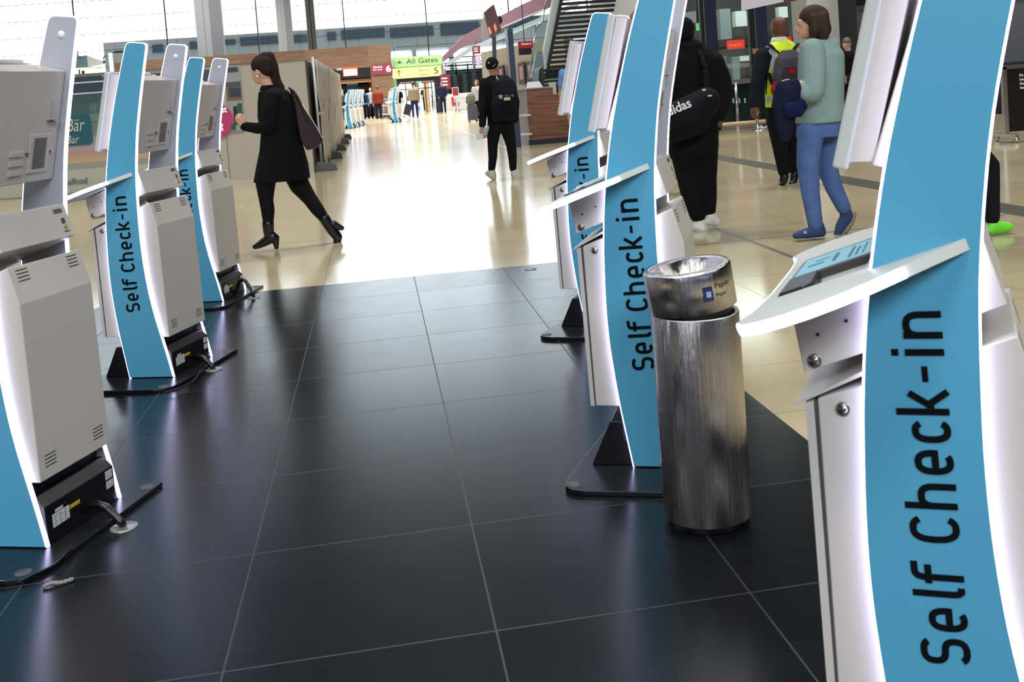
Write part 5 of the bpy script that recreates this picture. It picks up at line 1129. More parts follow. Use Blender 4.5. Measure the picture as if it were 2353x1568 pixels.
for i, (uL, uR, vT, vB, c_) in enumerate(((796, 823, 190, 208, (20, 40, 54)), (780, 789, 206, 220, (225, 215, 225)), (848, 857, 181, 192, (150, 40, 52)), (851, 857, 194, 203, (150, 40, 52)))):
    x0, x1, z0, z1 = Rr(uL, uR, vT, vB, Y6+1.5); b = MB(); b.span((x0, Y6+1.5, z0), (x1, Y6+1.56, z1)); b.span(((x0+x1)/2-.02, Y6+1.51, z1), ((x0+x1)/2+.02, Y6+1.55, 2.96)); o = b.build('hanging_sign', mat('hs_%d' % i, c_, .5, emit=c_, es=.35)); tag(o, ('dark teal Fast Bag Drop sign hanging in the check-in island', 'small bright sign at the left inside the check-in island', 'small maroon sign hanging beside the walnut pier', 'lower small maroon sign beside the walnut pier')[i], 'sign')
    if i == 0: text('Fast Bag Drop', 'lettering', mat('text_teal_pale', (140, 190, 195), .5, emit=(140, 190, 195), es=.4), o, frame((x0+.06, Y6+1.49, z0+(z1-z0)*.68), (1, 0, 0), (0, 0, 1)), w=(x1-x0)*.85, h=.13)
for i in range(9):
    xx = -3.2+i*.37; b = MB(); b.box((0, 0, .30+.05*(i % 2)), (.25+.05*(i % 3), .2, .35+.1*(i % 2))); b.span((-.1, -.08, .0), (.1, .08, .15)); o = b.build('counter_terminal', mat('term_%d' % (i % 4), ((150, 150, 155), (60, 40, 40), (90, 100, 120), (200, 190, 180))[i % 4], .5)); o.location = (xx, Y6+2.5, 1.0); tag(o, 'small terminal among the row on the dark check-in counter', 'terminal', 'terminals on the far check-in counter')
# trolleys and bag stand
r = empty('info_stand', (*at(832, 279), 0)); tag(r, 'pale blue notice panel on a white post beside the distant kiosks', 'notice stand')
b = MB(); b.tube([(0, 0, 0), (0, 0, 1.0)], .035, 10); b.lathe([(0, .02), (.2, .015), (.2, 0)], seg=20); b.build('post', mat('post_white', (200, 205, 205), .4), r)
b = MB(); b.span((-.18, -.03, .85), (.18, .03, 1.62)); pn = b.build('panel', mat('panel_paleblue', (135, 172, 188), .5), r, bevel=.01)
b = MB(); b.quad([(-.14, -.035, 1.50), (.10, -.035, 1.50), (.10, -.035, 1.53), (-.14, -.035, 1.53)]); b.quad([(-.06, -.035, .92), (-.02, -.035, .92), (-.02, -.035, 1.08), (-.06, -.035, 1.08)]); b.quad([(.04, -.035, .95), (.12, -.035, .95), (.12, -.035, 1.01), (.04, -.035, 1.01)]); b.build('print', mat('print_darkblue', (30, 55, 80), .5), pn)
def trolley(i, x, y):
    r = empty('luggage_trolley', (x, y, 0)); tag(r, 'luggage trolley nested in the row by the walnut pier', 'luggage trolley', 'nested luggage trolleys by the walnut pier')
    b = MB()
    for s_ in (-.25, .25): b.tube([(s_, .35, .18), (s_, -.3, .2), (s_*.9, -.38, .95), (s_*.8, -.42, 1.05)], .016, 6)
    b.tube([(-.22, -.42, 1.05), (.22, -.42, 1.05)], .02, 8); b.tube([(-.25, .3, .2), (.25, .3, .2)], .014, 6); b.tube([(-.2, -.35, .7), (.2, -.35, .7)], .014, 6); b.build('frame', M_CHROME, r)
    b = MB()
    for s_ in (-.25, .25):
        for yy in (-.3, .3): b.lathe([(0, -.02), (.07, -.02), (.07, .02), (0, .02)], (s_, yy, .07), 12, M=Matrix.Rotation(pi/2, 3, 'Y'))
    b.build('wheels', M_DARKP, r)
for i in range(5): trolley(i, .40+i*.10, 61.2-i*.62)
b = MB(); b.tube([(-.7, 0, 0), (-.7, 0, .95)], .025, 8); b.tube([(.6, 0, 0), (.6, 0, .95)], .025, 8); b.span((-.7, -.01, .86), (.6, .01, .93)); o = b.build('barrier', mat('belt_blue', (70, 110, 130), .5)); o.location = (-.15, 56.5, 0); tag(o, 'belt barrier in front of the men by the check-in island', 'barrier')

# ---- green gates portal
YG = 63.0
r = empty('gates_sign', (2.8, YG, 2.84)); tag(r, 'light green All Gates sign with aeroplane symbol above the portal', 'sign')
x0, x1, z0, z1 = Rr(901, 1016, 129, 152, YG); b = MB(); b.span((x0-2.8, 0, z0-2.84), (x1-2.8, .12, z1-2.84)); b.build('board', mat('sign_green', (150, 196, 128), .5, emit=(150, 200, 128), es=.35), r)
M_DTXT = mat('text_dark', (28, 34, 30), .5)
wtext('All Gates', r, x0-2.8+(x1-x0)*.28, -.006, z0-2.84+(z1-z0)*.28, (x1-x0)*.63, (z1-z0)*.50, M_DTXT)
def plane(mb, cx, cz, s, y=-.006):
    for poly in ([(-1, .30), (-.82, .34), (-.62, .12), (.2, -.02), (.85, .16), (1.0, .10), (.9, -.02), (.1, -.32), (-.62, -.08)], [(-.25, .0), (.15, .62), (.32, .62), (.2, .0)]):
        mb.slab([(cx+q[0]*s, y, cz+q[1]*s) for q in poly], (0, .003, 0))
b = MB(); plane(b, x0-2.8+(x1-x0)*.14, z0-2.84+(z1-z0)*.48, .20); b.build('aeroplane_symbol', M_DTXT, r)
r = empty('security_sign', (2.8, YG, 2.2)); tag(r, 'yellow-green Security Control 5 sign below the All Gates sign', 'sign')
x0, x1, z0, z1 = Rr(903, 1017, 154, 178, YG); b = MB(); b.span((x0-2.8, 0, z0-2.2), (x1-2.8, .12, z1-2.2)); b.build('board', mat('sign_yellowgreen', (208, 218, 140), .5, emit=(212, 222, 140), es=.4), r)
W5, H5 = x1-x0, z1-z0
wtext('Security', r, x0-2.8+W5*.52, -.006, z0-2.2+H5*.52, W5*.22, H5*.26, M_DTXT); wtext('Control', r, x0-2.8+W5*.52, -.006, z0-2.2+H5*.16, W5*.20, H5*.22, M_DTXT); wtext('5', r, x0-2.8+W5*.83, -.006, z0-2.2+H5*.24, W5*.08, H5*.60, M_DTXT)
b = MB(); ax = x0-2.8+W5*.12; az = z0-2.2+H5*.25
b.slab([(ax-.02, -.006, az), (ax+.02, -.006, az), (ax+.02, -.006, az+.33), (ax-.02, -.006, az+.33)], (0, .003, 0)); b.slab([(ax, -.006, az+.36), (ax-.13, -.006, az+.22), (ax-.10, -.006, az+.20), (ax, -.006, az+.31), (ax+.10, -.006, az+.20), (ax+.13, -.006, az+.22)], (0, .003, 0)); b.build('arrow', M_DTXT, r)
b = MB(); b.span((1.30, YG+.02, 0), (1.50, YG+.4, 2.2)); b.span((1.30, YG+.02, 2.79), (4.3, YG+.1, 2.86)); struct(b.build('trim_4', mat('sign_green_plain', (120, 170, 100), .6)))
b = MB(); b.span((1.50, YG+.1, 1.95), (4.4, YG+.5, 2.2)); b.span((1.50, YG+.1, 0), (1.62, YG+.5, 1.95)); b.span((3.72, YG+.1, 0), (4.1, YG+.5, 1.95)); struct(b.build('trim_5', M_NIGHT))
b = MB(); b.span((-.5, -.04, 0), (.5, .0, .16)); 
for i, (uL, uR, vT, vB, c_, lb) in enumerate(((916, 953, 184, 193, (110, 40, 46), 'long maroon direction sign hanging in the gates portal, left one'), (968, 1007, 182, 190, (110, 40, 46), 'long maroon direction sign hanging in the gates portal, right one'), (955, 967, 183, 190, (40, 190, 90), 'green running-man exit sign hanging in the gates portal'))):
    x0, x1, z0, z1 = Rr(uL, uR, vT, vB, YG+.3); z1 = max(z1, 1.9); m = MB(); m.span((x0, YG+.3, z0), (x1, YG+.36, z1)); m.span(((x0+x1)/2-.03, YG+.31, z1-.01), ((x0+x1)/2+.03, YG+.35, 1.96)); o = m.build('direction_sign' if i < 2 else 'exit_sign', mat('ds_%d' % (c_[0]), c_, .5, emit=c_, es=.5 if i < 2 else 1.0)); tag(o, lb, 'sign')
    m = MB()
    for k in range(5): xx = x0+(x1-x0)*(.1+.16*k); m.quad([(xx, YG+.295, z0+.06), (xx+(x1-x0)*.1, YG+.295, z0+.06), (xx+(x1-x0)*.1, YG+.295, z0+.11), (xx, YG+.295, z0+.11)])
    m.build('print', M_WTXT, o)
b.bm.free()
b = MB()
for x in (2.1, 2.7, 3.3): b.span((x-.03, YG+3, 0), (x+.03, YG+3.05, 2.0))
b.span((1.6, YG+3, 1.5), (3.75, YG+3.05, 1.56)); o = b.build('inner_doorframe', M_NIGHT); tag(o, 'dark glazed door frame deep inside the gates portal', 'door frame')
b = MB(); b.span((3.25, YG+4, 0), (3.6, YG+4.3, 2.0)); struct(b.build('wall_inner_pier', mat('inner_beige', (190, 165, 130), .7)))

# ---- glass facade and what lies outside
YF = 100.0
b = MB()
zt = 1.2
while zt < 26: b.span((-45, YF-.08, zt-.022), (30, YF, zt+.022)); zt += 1.48
b.span((-45, YF-.14, 4.28), (30, YF, 4.38)); b.span((-45, YF-.1, 2.72), (30, YF, 2.80)); struct(b.build('trim_6', mat('mullion_teal', (60, 92, 104), .5)))
b = MB()
for i in range(28): xx = -44+i*2.7; b.span((xx-.012, YF-.05, 0), (xx+.012, YF, 26))
for xx in (-25.6, -17.8, -9.8, -2.0, 5.6, 13.4, 21.0): b.span((xx-.05, YF-.25, 0), (xx+.05, YF, 26))
struct(b.build('trim_7', mat('mullion_grey', (105, 122, 128), .5)))
b = MB(); b.span((-45, YF+.02, 0), (30, YF+.05, 26)); struct(b.build('window_1', glass_mat('facade_glass', (.97, .99, 1.0), .6)))
# outside terminal building across the forecourt
r = empty('far_building', (-5, 130, 0)); tag(r, 'long pale grey terminal building outside beyond the glass facade', 'building')
b = MB(); b.span((-25.4, 0, 6.6), (40, 8, 9.75)); b.span((-25.4, 0, 3.0), (-24.4, 8, 6.6)); b.span((-19.2, 0, 3.6), (-17.6, 8, 6.6)); b.build('upper_floor', mat('concrete_pale', (86, 88, 84), .8), r)
for i, (uL, uR, vT, vB) in enumerate(((350, 375, 103, 121), (436, 452, 96, 113), (516, 541, 91, 103), (552, 640, 84, 103), (674, 706, 80, 98), (752, 772, 74, 93), (784, 884, 67, 89), (896, 996, 62, 85), (1012, 1102, 52, 80), (1150, 1240, 40, 62))):
    x0, x1, z0, z1 = Rr(uL, uR, vT, vB, 129.9); b = MB(); b.span((x0+5, -.15, z0), (x1+5, .1, z1)); w = b.build('window', mat('far_window', (34, 42, 50), .3), r)
b = MB(); b.span((-25, -.6, 4.5), (40, 0, 4.66)); b.build('ledge', mat('ledge_dark', (60, 70, 80), .6), r)
b = MB()
for x in (-16, -12, -7.2, -3, 1.5, 6, 10.5, 15): b.span((x-.25, 0, 0), (x+.25, .6, 6.6))
b.build('support', mat('concrete_pale', (86, 88, 84), .8), r)
# hall columns
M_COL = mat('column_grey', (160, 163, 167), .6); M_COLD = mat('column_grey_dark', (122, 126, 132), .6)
def column(name_label, u0, u1, u2, u3, Y, top=26, tilt=0):
    r = empty('hall_column', (px((u0+u3)/2, 100, Y).x, Y, 0)); tag(r, name_label, 'column'); o = r.location
    xa, xb, xc, xd = [px(u, 60, Y).x-o.x for u in (u0, u1, u2, u3)]
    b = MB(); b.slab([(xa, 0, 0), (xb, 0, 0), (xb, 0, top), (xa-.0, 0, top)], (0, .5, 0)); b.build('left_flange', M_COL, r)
    b = MB(); b.slab([(xb, .12, 0), (xc, .12, 0), (xc, .12, top), (xb, .12, top)], (0, .3, 0)); b.build('web', M_COL, r)
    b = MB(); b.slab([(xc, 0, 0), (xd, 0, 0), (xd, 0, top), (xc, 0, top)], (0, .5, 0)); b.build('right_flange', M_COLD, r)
column('massive grey hall column, left of the two big ones at the facade', 450, 469, 484, 511, 70)
column('grey hall column, right of the two big ones at the facade', 637, 648, 657, 671, 84)
b = MB(); x0 = px(703, 40, 92).x; x1 = px(723, 40, 92).x; b.span((0, 0, 0), (x1-x0, .5, 26)); o = b.build('hall_column', M_COL); o.location = (x0, 92, 0); tag(o, 'slimmest pale hall column, right of the two big ones', 'column')
b = MB(); x0 = px(713, 40, 91).x; b.tube([(x0, 91, 0), (x0, 91, 26)], .06, 8); o = b.build('downpipe', M_NIGHT); tag(o, 'thin dark pipe running up the slimmest column', 'pipe')
# bag drop booth header and camera mast seen over the hoarding
YB = 30.0
r = empty('bag_drop_canopy', (px(200, 145, YB).x, YB, px(200, 160, YB).z)); tag(r, 'pale blue Step 1 bag drop canopy rising above the hoarding', 'canopy')
o_ = r.location; x0, x1, z0, z1 = Rr(150, 201, 129, 156, YB); b = MB()
pa = [(x0-o_.x, 0, z0-o_.z), (x1-o_.x, 0, z0-o_.z), (x1-o_.x, 0, z1-o_.z), (x0-o_.x, 0, z1-o_.z)]
b.slab(pa, (.0, .02, 0)); b.build('front_panel', mat('canopy_blue', (128, 178, 196), .5), r)
b = MB(); xr = px(236, 140, YB+1.6).x-o_.x; b.slab([(x1-o_.x, .02, z0-o_.z), (xr, 1.6, z0-o_.z+.12), (xr, 1.6, z1-o_.z-.10), (x1-o_.x, .02, z1-o_.z)], (-.03, 0, 0)); b.slab([(x0-o_.x, .02, z0-o_.z), (x1-o_.x, .02, z0-o_.z), (xr, 1.6, z0-o_.z), (x0-o_.x, 1.6, z0-o_.z)], (0, 0, .02)); b.build('side_panel', mat('canopy_white', (215, 220, 222), .5), r)
b = MB(); b.tube([(-.25, .5, -o_.z), (-.25, .5, 0)], .04, 8); b.build('post', M_NIGHT, r)
xa, xb, za, zb = Rr(176, 196, 131, 137, YB); text('Step 1', 'lettering', mat('text_slate', (60, 90, 105), .5), r, frame((xa-o_.x, -.008, za-o_.z), (1, 0, 0), (0, 0, 1)), w=(xb-xa)*.8, h=zb-za)
r = empty('camera_mast', (px(256, 150, 40).x, 40, 0)); tag(r, 'white mast with black security cameras above the hoarding', 'camera mast')
b = MB(); zt = px(253, 122, 40).z; b.tube([(0, 0, 0), (0, 0, zt)], .07, 10); b.build('mast', mat('post_white', (200, 205, 205), .4), r)
b = MB(); b.tube([q for q in bez([(0, 0, zt-.15), (-.18, 0, zt-.08), (-.26, 0, zt-.22)], 5)], .02, 6); b.sphere((-.26, 0, zt-.3), .07, 12, 8); b.tube([(0, 0, zt), (.42, 0, zt+.02)], .018, 6); b.span((.15, -.05, zt-.02), (.45, .05, zt+.06)); b.build('security_camera', M_DARKP, r)
b = MB(); b.box((0, 0, 0), (.22, .3, .15)); b.sphere((.14, -.02, -.12), .08, 10, 8); o = b.build('security_camera', mat('cam_grey', (90, 96, 110), .4)); c = px(903, 108, Y6+.3); o.location = (1.28+.11, Y6+.3, c.z); tag(o, 'small security camera on the top corner of the walnut wall', 'security camera')

# ---- mid right: counters, poles, escalator, stairs
def post_sign(label, u, vfoot, vtop, parts, name='sign_post', cat='sign', r_=.05, mt_=None):
    x, y = at(u, vfoot); r = empty(name, (x, y, 0)); tag(r, label, cat); z = px(u, vtop, y).z
    b = MB(); b.tube([(0, 0, 0), (0, 0, z)], r_, 10); b.build('post', mt_ or M_NIGHT, r)
    for (uL, uR, vT, vB, m_, nm, rot) in parts:
        x0, x1, z0, z1 = Rr(uL, uR, vT, vB, y); b = MB(); b.box(((x0+x1)/2-x, -.08, (z0+z1)/2), (x1-x0, .08, z1-z0), rot); bd = b.build(nm, m_, r)
        b = MB()
        for k in range(3):
            zz = z0+(z1-z0)*(.25+.22*k); b.quad([(x0-x+(x1-x0)*.15, -.13, zz), (x0-x+(x1-x0)*.7, -.13, zz), (x0-x+(x1-x0)*.7, -.13, zz+(z1-z0)*.09), (x0-x+(x1-x0)*.15, -.13, zz+(z1-z0)*.09)])
        b.build('print', M_WTXT, bd)
    return r
M_GREYMON = mat('monitor_mauve', (120, 108, 132), .4)
post_sign('pole with maroon direction boards and monitor right of the gates portal', 1024, 259, 150, [(1011, 1035, 171, 205, M_MAROON, 'direction_board', 0), (1015, 1024, 158, 172, M_GREYMON, 'monitor', .5), (1015, 1026, 144, 155, mat('totem_mauve', (120, 90, 105), .5), 'number_board', 0)])
post_sign('pole with tilted monitors and maroon board behind the girl in stripes', 1098, 258, 108, [(1086, 1103, 106, 124, M_MAROON, 'direction_board', 0), (1084, 1093, 128, 153, M_GREYMON, 'monitor', .6), (1094, 1103, 126, 152, mat('monitor_pink', (170, 150, 175), .4), 'monitor', -.3)])
post_sign('maroon chevron pylon behind the man in the cap', 1120, 262, 170, [(1116, 1124, 170, 232, M_MAROON, 'chevron_board', 0)], r_=.03)
r = empty('poster_stand', (*at(1050, 261), 0)); tag(r, 'small maroon poster stand on two silver posts', 'poster stand')
b = MB()
for s_ in (-.06, .14): b.tube([(s_, 0, 0), (s_, 0, .9)], .035, 10); b.lathe([(0, .02), (.2, .012), (.2, 0)], (s_, 0, 0), 20)
b.build('post', M_CHROME, r); b = MB(); b.span((-.17, -.02, .95), (.18, .02, 1.42)); b.build('frame', mat('frame_pale', (200, 200, 205), .4), r); b = MB(); b.span((-.14, -.026, .98), (.15, -.021, 1.39)); b.build('poster', M_MAROON, r); 
r = empty('belt_post', (*at(996, 248), 0)); tag(r, 'pair of silver belt posts left of the man in the navy tracksuit', 'belt posts')
b = MB()
for s_ in (-.08, .12): b.tube([(s_, 0, 0), (s_, 0, 1.0)], .04, 10); b.lathe([(0, .02), (.22, .012), (.22, 0)], (s_, 0, 0), 20)
b.build('post', M_CHROME, r)
r = empty('service_counter', (px(1055, 240, 66).x, 66, 0)); tag(r, 'white service counter with red banner right of the navy tracksuit man', 'counter')
b = MB(); b.span((-1.0, 0, 0), (1.1, .8, 1.05)); b.build('counter_body', mat('counter_white', (200, 202, 206), .5), r); b = MB(); b.span((-.45, -.03, .3), (-.2, -.01, .85)); b.build('red_banner', mat('banner_red', (190, 40, 40), .5), r)
r = empty('pale_barrier', (px(1075, 240, 60).x, 60, 0)); tag(r, 'low pale railing with vertical bars behind the suitcase', 'railing')
b = MB(); b.span((-.7, 0, .78), (.6, .04, .84)); b.span((-.7, 0, .1), (.6, .04, .14)); b.span((-.7, 0, 0), (-.66, .04, .8)); b.span((.56, 0, 0), (.6, .04, .8))
for i in range(14): b.span((-.69+i*.097, 0, .1), (-.66+i*.097, .03, .8))
b.build('bars', mat('rail_pale', (170, 165, 175), .5), r)
# ledge wall with screens (counter hall on the right)
YC = 50.0
b = MB(); xA = px(1110, 190, YC).x; xB = px(1300, 150, 38).x
b.slab([(xA, YC, 0), (xB, 38, 0), (xB, 38, 2.95), (xA, YC, 2.95)], (.4, .3, 0)); struct(b.build('wall_counter_hall', mat('beige_clad', (134, 126, 112), .7)))
for i, t in enumerate((.30, .42, .56, .66)):
    P_ = Vector((xA, YC, 0)).lerp(Vector((xB, 38, 0)), t); r = empty('wall_screen', (P_.x-.05, P_.y-.05, 1.75-.0)); ang = math.atan2(38-YC, xB-xA)
    tag(r, 'dark wall screen in the row on the beige counter wall', 'screen', 'screens on the beige counter wall'); r.rotation_euler = (0, 0, ang)
    b = MB(); b.span((-.45, -.06, -.45), (.45, 0, .45)); b.build('frame', M_BLACKP, r); b = MB(); b.span((-.25, -.07, -.25), (.25, -.061, .3)); b.build('picture', mat('pic_mauve', (120, 80, 95), .5, emit=(150, 100, 115), es=.3), r)
# escalator truss seen in the distance
def beamP(mb, a, b_, h, d, mi=0):
    a, b_ = Vector(a), Vector(b_); mb.slab([a, b_, b_+Vector((0, 0, h)), a+Vector((0, 0, h))], (0, d, 0), mi)
r = empty('escalator', (px(1030, 140, 75).x, 75, 0)); tag(r, 'mauve clad escalator truss climbing right behind the gates sign', 'escalator'); o_ = r.location
def q(u, v, Y=75): return px(u, v, Y)-o_
b = MB(); b.slab([q(1018, 130), q(1018, 143), q(1060, 110), q(1245, 26), q(1330, -14), q(1330, -50), q(1200, 10), q(1068, 80)], (0, 2, 0)); b.build('truss', mat('truss_mauve', (128, 96, 108), .6), r)
b = MB(); b.slab([q(1025, 145, 74), q(1032, 150, 74), q(1085, 118, 74), q(1330, 14, 74), q(1330, 2, 74), q(1080, 108, 74)], (0, .4, 0)); b.build('skirt', mat('skirt_grey', (150, 160, 166), .5), r)
b = MB(); b.slab([q(1130, 95, 73), q(1250, 45, 73), q(1250, 22, 73), q(1130, 73, 73)], (0, .02, 0)); b.build('balustrade', M_GLASSG, r)
b = MB(); b.tube([q(1130, 73, 73), q(1250, 22, 73)], .05, 6); b.build('handrail', mat('rail_pale', (170, 165, 175), .5), r)
r = empty('gallery_deck', (px(1060, 170, 85).x, 85, 0)); tag(r, 'steel gallery railing and glazed shopfronts deep in the hall', 'gallery'); o_ = r.location
b = MB()
for vv in (147, 154, 159, 164): a, c = px(1024, vv+5, 85)-o_, px(1165, vv-3, 85)-o_; b.tube([a, c], .035 if vv > 147 else .07, 6)
for uu in (1047, 1074, 1110, 1140): a = px(uu, 146, 85)-o_; c = px(uu+2, 172, 85)-o_; b.tube([a, c], .06, 6)
b.build('railing', M_NIGHT, r)
b = MB(); a, c = px(1024, 180, 85)-o_, px(1165, 172, 85)-o_; b.span((a.x, 0, .0), (c.x, .4, 2.9)); b.build('shopfront', mat('shop_teal', (70, 110, 112), .3), r)
b = MB()
for i in range(6): a = px(1030+i*22, 200, 84.8)-o_; b.span((a.x, -.2, 0), (a.x+.4, -.1, 2.4+.1*i))
b.build('door_panel', M_NIGHT, r)
# tilted advertising screens on a mast
r = empty('screen_mast', (px(1135, 120, 32).x, 32, 0)); tag(r, 'mast carrying two tilted brown advertising screens above the cap man', 'screen mast'); o_ = r.location
def q(u, v, Y=32): return px(u, v, Y)-o_
b = MB(); b.slab([q(1131, 84), q(1140, 82), q(1142, 180), q(1133, 180)], (0, .12, 0)); b.span((-.05, 0, 0), (.08, .12, 1.9)); b.build('mast', mat('mast_blue', (70, 84, 112), .5), r)
M_AD = mat('ad_brown', (98, 66, 66), .4, emit=(98, 66, 66), es=.25); M_FL = mat('ad_flame', (235, 150, 120), .4, emit=(240, 140, 110), es=.6)
for (pp_, fl_) in (([(1111, 29), (1121, 21), (1138, 80), (1126, 87)], [(1124, 60), (1130, 74), (1126, 82), (1121, 66)]), ([(1121, 20), (1134, 10), (1153, 74), (1138, 80)], [(1137, 53), (1142, 65), (1139, 75), (1134, 60)])):
    b = MB(); b.slab([q(*w) for w in pp_], (.03, .10, 0)); s1 = b.build('screen', M_AD, r); b = MB(); b.slab([q(*w, 31.98) for w in fl_], (0, .01, 0)); b.build('picture', M_FL, s1)
b = MB(); b.slab([q(1111, 30), q(1125, 82), q(1112, 92), q(1107, 85)], (0, .05, 0)); b.build('side_panel', mat('panel_silver', (205, 208, 214), .4), r)
b = MB(); b.sphere(q(1148, 46, 32.3), (.09, .09, .14), 12, 8); b.build('bracket', M_NIGHT, r)
# dark mast beside the desk
r = empty('frame_mast', (px(1190, 325, 21.6).x, 21.6, 0)); tag(r, 'tall dark blue steel post standing left of the wooden desk', 'post')
zt = px(1183, 66, 21.6).z; b = MB(); b.span((-.045, 0, 0), (.065, .12, zt)); b.build('dark_core', mat('mast_navy', (40, 54, 82), .5), r); b = MB(); b.span((-.085, .01, 0), (-.047, .10, zt)); b.build('silver_side', M_CHROME, r)
# wooden desk
r = empty('wooden_desk', (3.75, 22.0, 0)); tag(r, 'walnut service desk with steel end panel, right of the cap man', 'desk'); o_ = r.location
YD = 22.0
xL, xM, xR = px(1213, 260, YD).x-o_.x, px(1272, 230, YD).x-o_.x, px(1345, 250, YD).x-o_.x
zT = px(1240, 203, YD).z; zT2 = px(1300, 215, YD).z
b = MB(); b.span((xL, 0, .11), (xM, .8, zT)); b.span((xM, 0, .11), (xR, .8, zT2)); b.build('body', M_WOODD, r)
b = MB(); b.span((xL-.02, -.01, 0), (xR, .8, .11)); b.build('plinth', M_NIGHT, r)
b = MB(); x9 = px(1196, 260, YD+.5).x-o_.x; b.slab([(xL, -.005, 0), (x9, 1.2, 0), (x9, 1.2, zT), (xL, -.005, zT)], (-.015, 0, 0)); b.build('end_panel', mat('steel_panel', (150, 148, 156), .35, .5), r)
b = MB(); b.span((x9-.04, .2, zT-.01), (xM, .85, zT+.02)); b.build('counter_top', mat('top_grey', (160, 160, 166), .4), r)
for z_ in (.62, .22): b = MB(); b.span((x9-.12, -.12, z_), (xL+.04, .22, z_+.035)); b.build('shelf', mat('shelf_white', (200, 205, 210), .4), r)
r = empty('desk_screen_glass', (px(1260, 195, 22.7).x, 22.75, zT+.025)); tag(r, 'clear glass guard standing on the wooden desk', 'glass guard')
b = MB(); b.span((-.45, 0, 0), (.25, .012, .36)); b.build('pane', M_GLASSG, r); b = MB(); b.span((-.12, -.01, 0), (-.08, .02, .40)); b.build('clamp_post', M_BLACKP, r)
b = MB(); b.slab([(-.2, -.1, 0), (.15, -.1, 0), (.12, .1, .12), (-.15, .1, .12)], (0, .02, .01)); o = b.build('keyboard_tray', mat('tray_white', (205, 210, 212), .4)); o.location = (px(1232, 196, 22.3).x, 22.45, zT+.02); tag(o, 'white sloped document tray on the wooden desk', 'tray')
b = MB(); x0, x1, z0, z1 = Rr(1275, 1292, 168, 196, 21.5); b.span((0, 0, 0), (x1-x0, .01, z1-z0)); o = b.build('notice_sheet', mat('notice_green', (175, 200, 170), .6)); o.location = (x0, 22.3, zT2+.01); tag(o, 'pale green notice standing on the desk before the stairs', 'notice')
# rising notice stand / red dots
# Check-in hanging sign
YS = 30.0
r = empty('hanging_sign', (px(1208, 110, YS).x, YS, px(1208, 127, YS).z)); tag(r, 'maroon Check-in sign with black lower panel hanging left of the stairs', 'sign'); o_ = r.location
x0, x1, z0, z1 = Rr(1191, 1225, 95, 111, YS); b = MB(); b.span((x0-o_.x, 0, z0-o_.z), (x1-o_.x, .08, z1-o_.z)); b.build('board', mat('sign_crimson', (150, 24, 40), .5, emit=(150, 24, 40), es=.3), r)
wtext('Check-in', r, x0-o_.x+(x1-x0)*.2, -.005, z0-o_.z+(z1-z0)*.5, (x1-x0)*.68, (z1-z0)*.3, M_WTXT, bold=.02)
x0, x1, z0, z1 = Rr(1192, 1222, 111, 126, YS); b = MB(); b.span((x0-o_.x, 0, z0-o_.z), (x1-o_.x, .08, z1-o_.z)); b.build('lower_panel', M_BLACKP, r)
b = MB(); b.tube([((x0+x1)/2-o_.x, .04, z1-o_.z), ((x0+x1)/2-o_.x, .04, 12)], .012, 6); b.build('hanger', M_NIGHT, r)
# staircase
r = empty('staircase', (px(1300, 190, 26).x, 26, 0)); tag(r, 'black open-tread staircase with white stringer rising to the upper level', 'staircase'); o_ = r.location
def q(u, v, Y=26.0): return px(u, v, Y)-o_
b = MB(); b.slab([q(1250, 113), q(1254, 151), q(1257, 148), q(1300, -60), q(1281, -60), q(1271, 0)], (0, .25, 0)); b.build('stringer', mat('stringer_white', (200, 210, 204), .5), r)
b = MB(); b.slab([q(1255, 160, 25.9), q(1262, 160, 25.9), q(1306, -60, 25.9), q(1299, -60, 25.9)], (0, .2, 0)); b.build('black_edge', M_BLACKP, r)
for i in range(24):
    v = -50+i*11.2; uL = 1299-(v+50)*.205; b = MB(); A = q(uL, v); B_ = q(min(uL+128, 1425), v-9)
    b.slab([A, B_, B_+Vector((0, 0, -.072)), A+Vector((0, 0, -.072))], (0, .12, 0)); b.build('tread', M_BLACKP, r)
b = MB(); b.slab([q(1240, 155, 25.7), q(1262, 152, 25.7), q(1330, 150, 25.7), q(1330, 215, 25.7), q(1240, 215, 25.7)], (0, .0, 0)) if False else b.span((q(1238, 190).x, -.2, 0), (q(1345, 190).x, 1.5, q(1290, 163).z)); 
b.bm.free()
for i in range(8):
    v = 157+i*8.6; b = MB(); A = q(1243-.6*i, v+3, 25.6); B_ = q(1345, v-5, 25.6); b.slab([A, B_, B_+Vector((0, 0, -.068)), A+Vector((0, 0, -.068))], (0, .12, 0)); b.build('tread', M_BLACKP, r)
b = MB(); A = q(1239, 160, 25.6); b.slab([A, q(1248, 152, 25.6), q(1252, 215, 25.6), q(1236, 215, 25.6)], (0, .9, 0)); b.build('lower_stringer', M_BLACKP, r)
# glass balustrade in front of the stair
r = empty('glass_balustrade', (px(1235, 100, 28).x, 28, 0)); tag(r, 'clear glass balustrade with steel rail left of the staircase', 'balustrade'); o_ = r.location
b = MB(); b.slab([px(1215, 170, 28)-o_, px(1222, 130, 28)-o_, px(1232, 62, 28)-o_, px(1248, 50, 28)-o_, px(1258, -40, 28)-o_, px(1300, -60, 28)-o_, px(1262, 140, 28)-o_, px(1240, 175, 28)-o_], (0, .015, 0)); b.build('pane', M_GLASSG, r)
b = MB(); b.tube([px(1215, 170, 28)-o_, px(1232, 62, 28)-o_], .015, 6); b.tube([px(1232, 60, 28)-o_, px(1247, 50, 28)-o_, px(1258, -30, 28)-o_], .02, 6); b.build('rail', M_CHROME, r)
b = MB(); b.slab([px(1222, 175, 29)-o_, px(1234, 118, 29)-o_, px(1252, 118, 29)-o_, px(1247, 190, 29)-o_], (0, .3, 0)); b.build('base_panel', mat('panel_lilac', (160, 168, 186), .5), r)
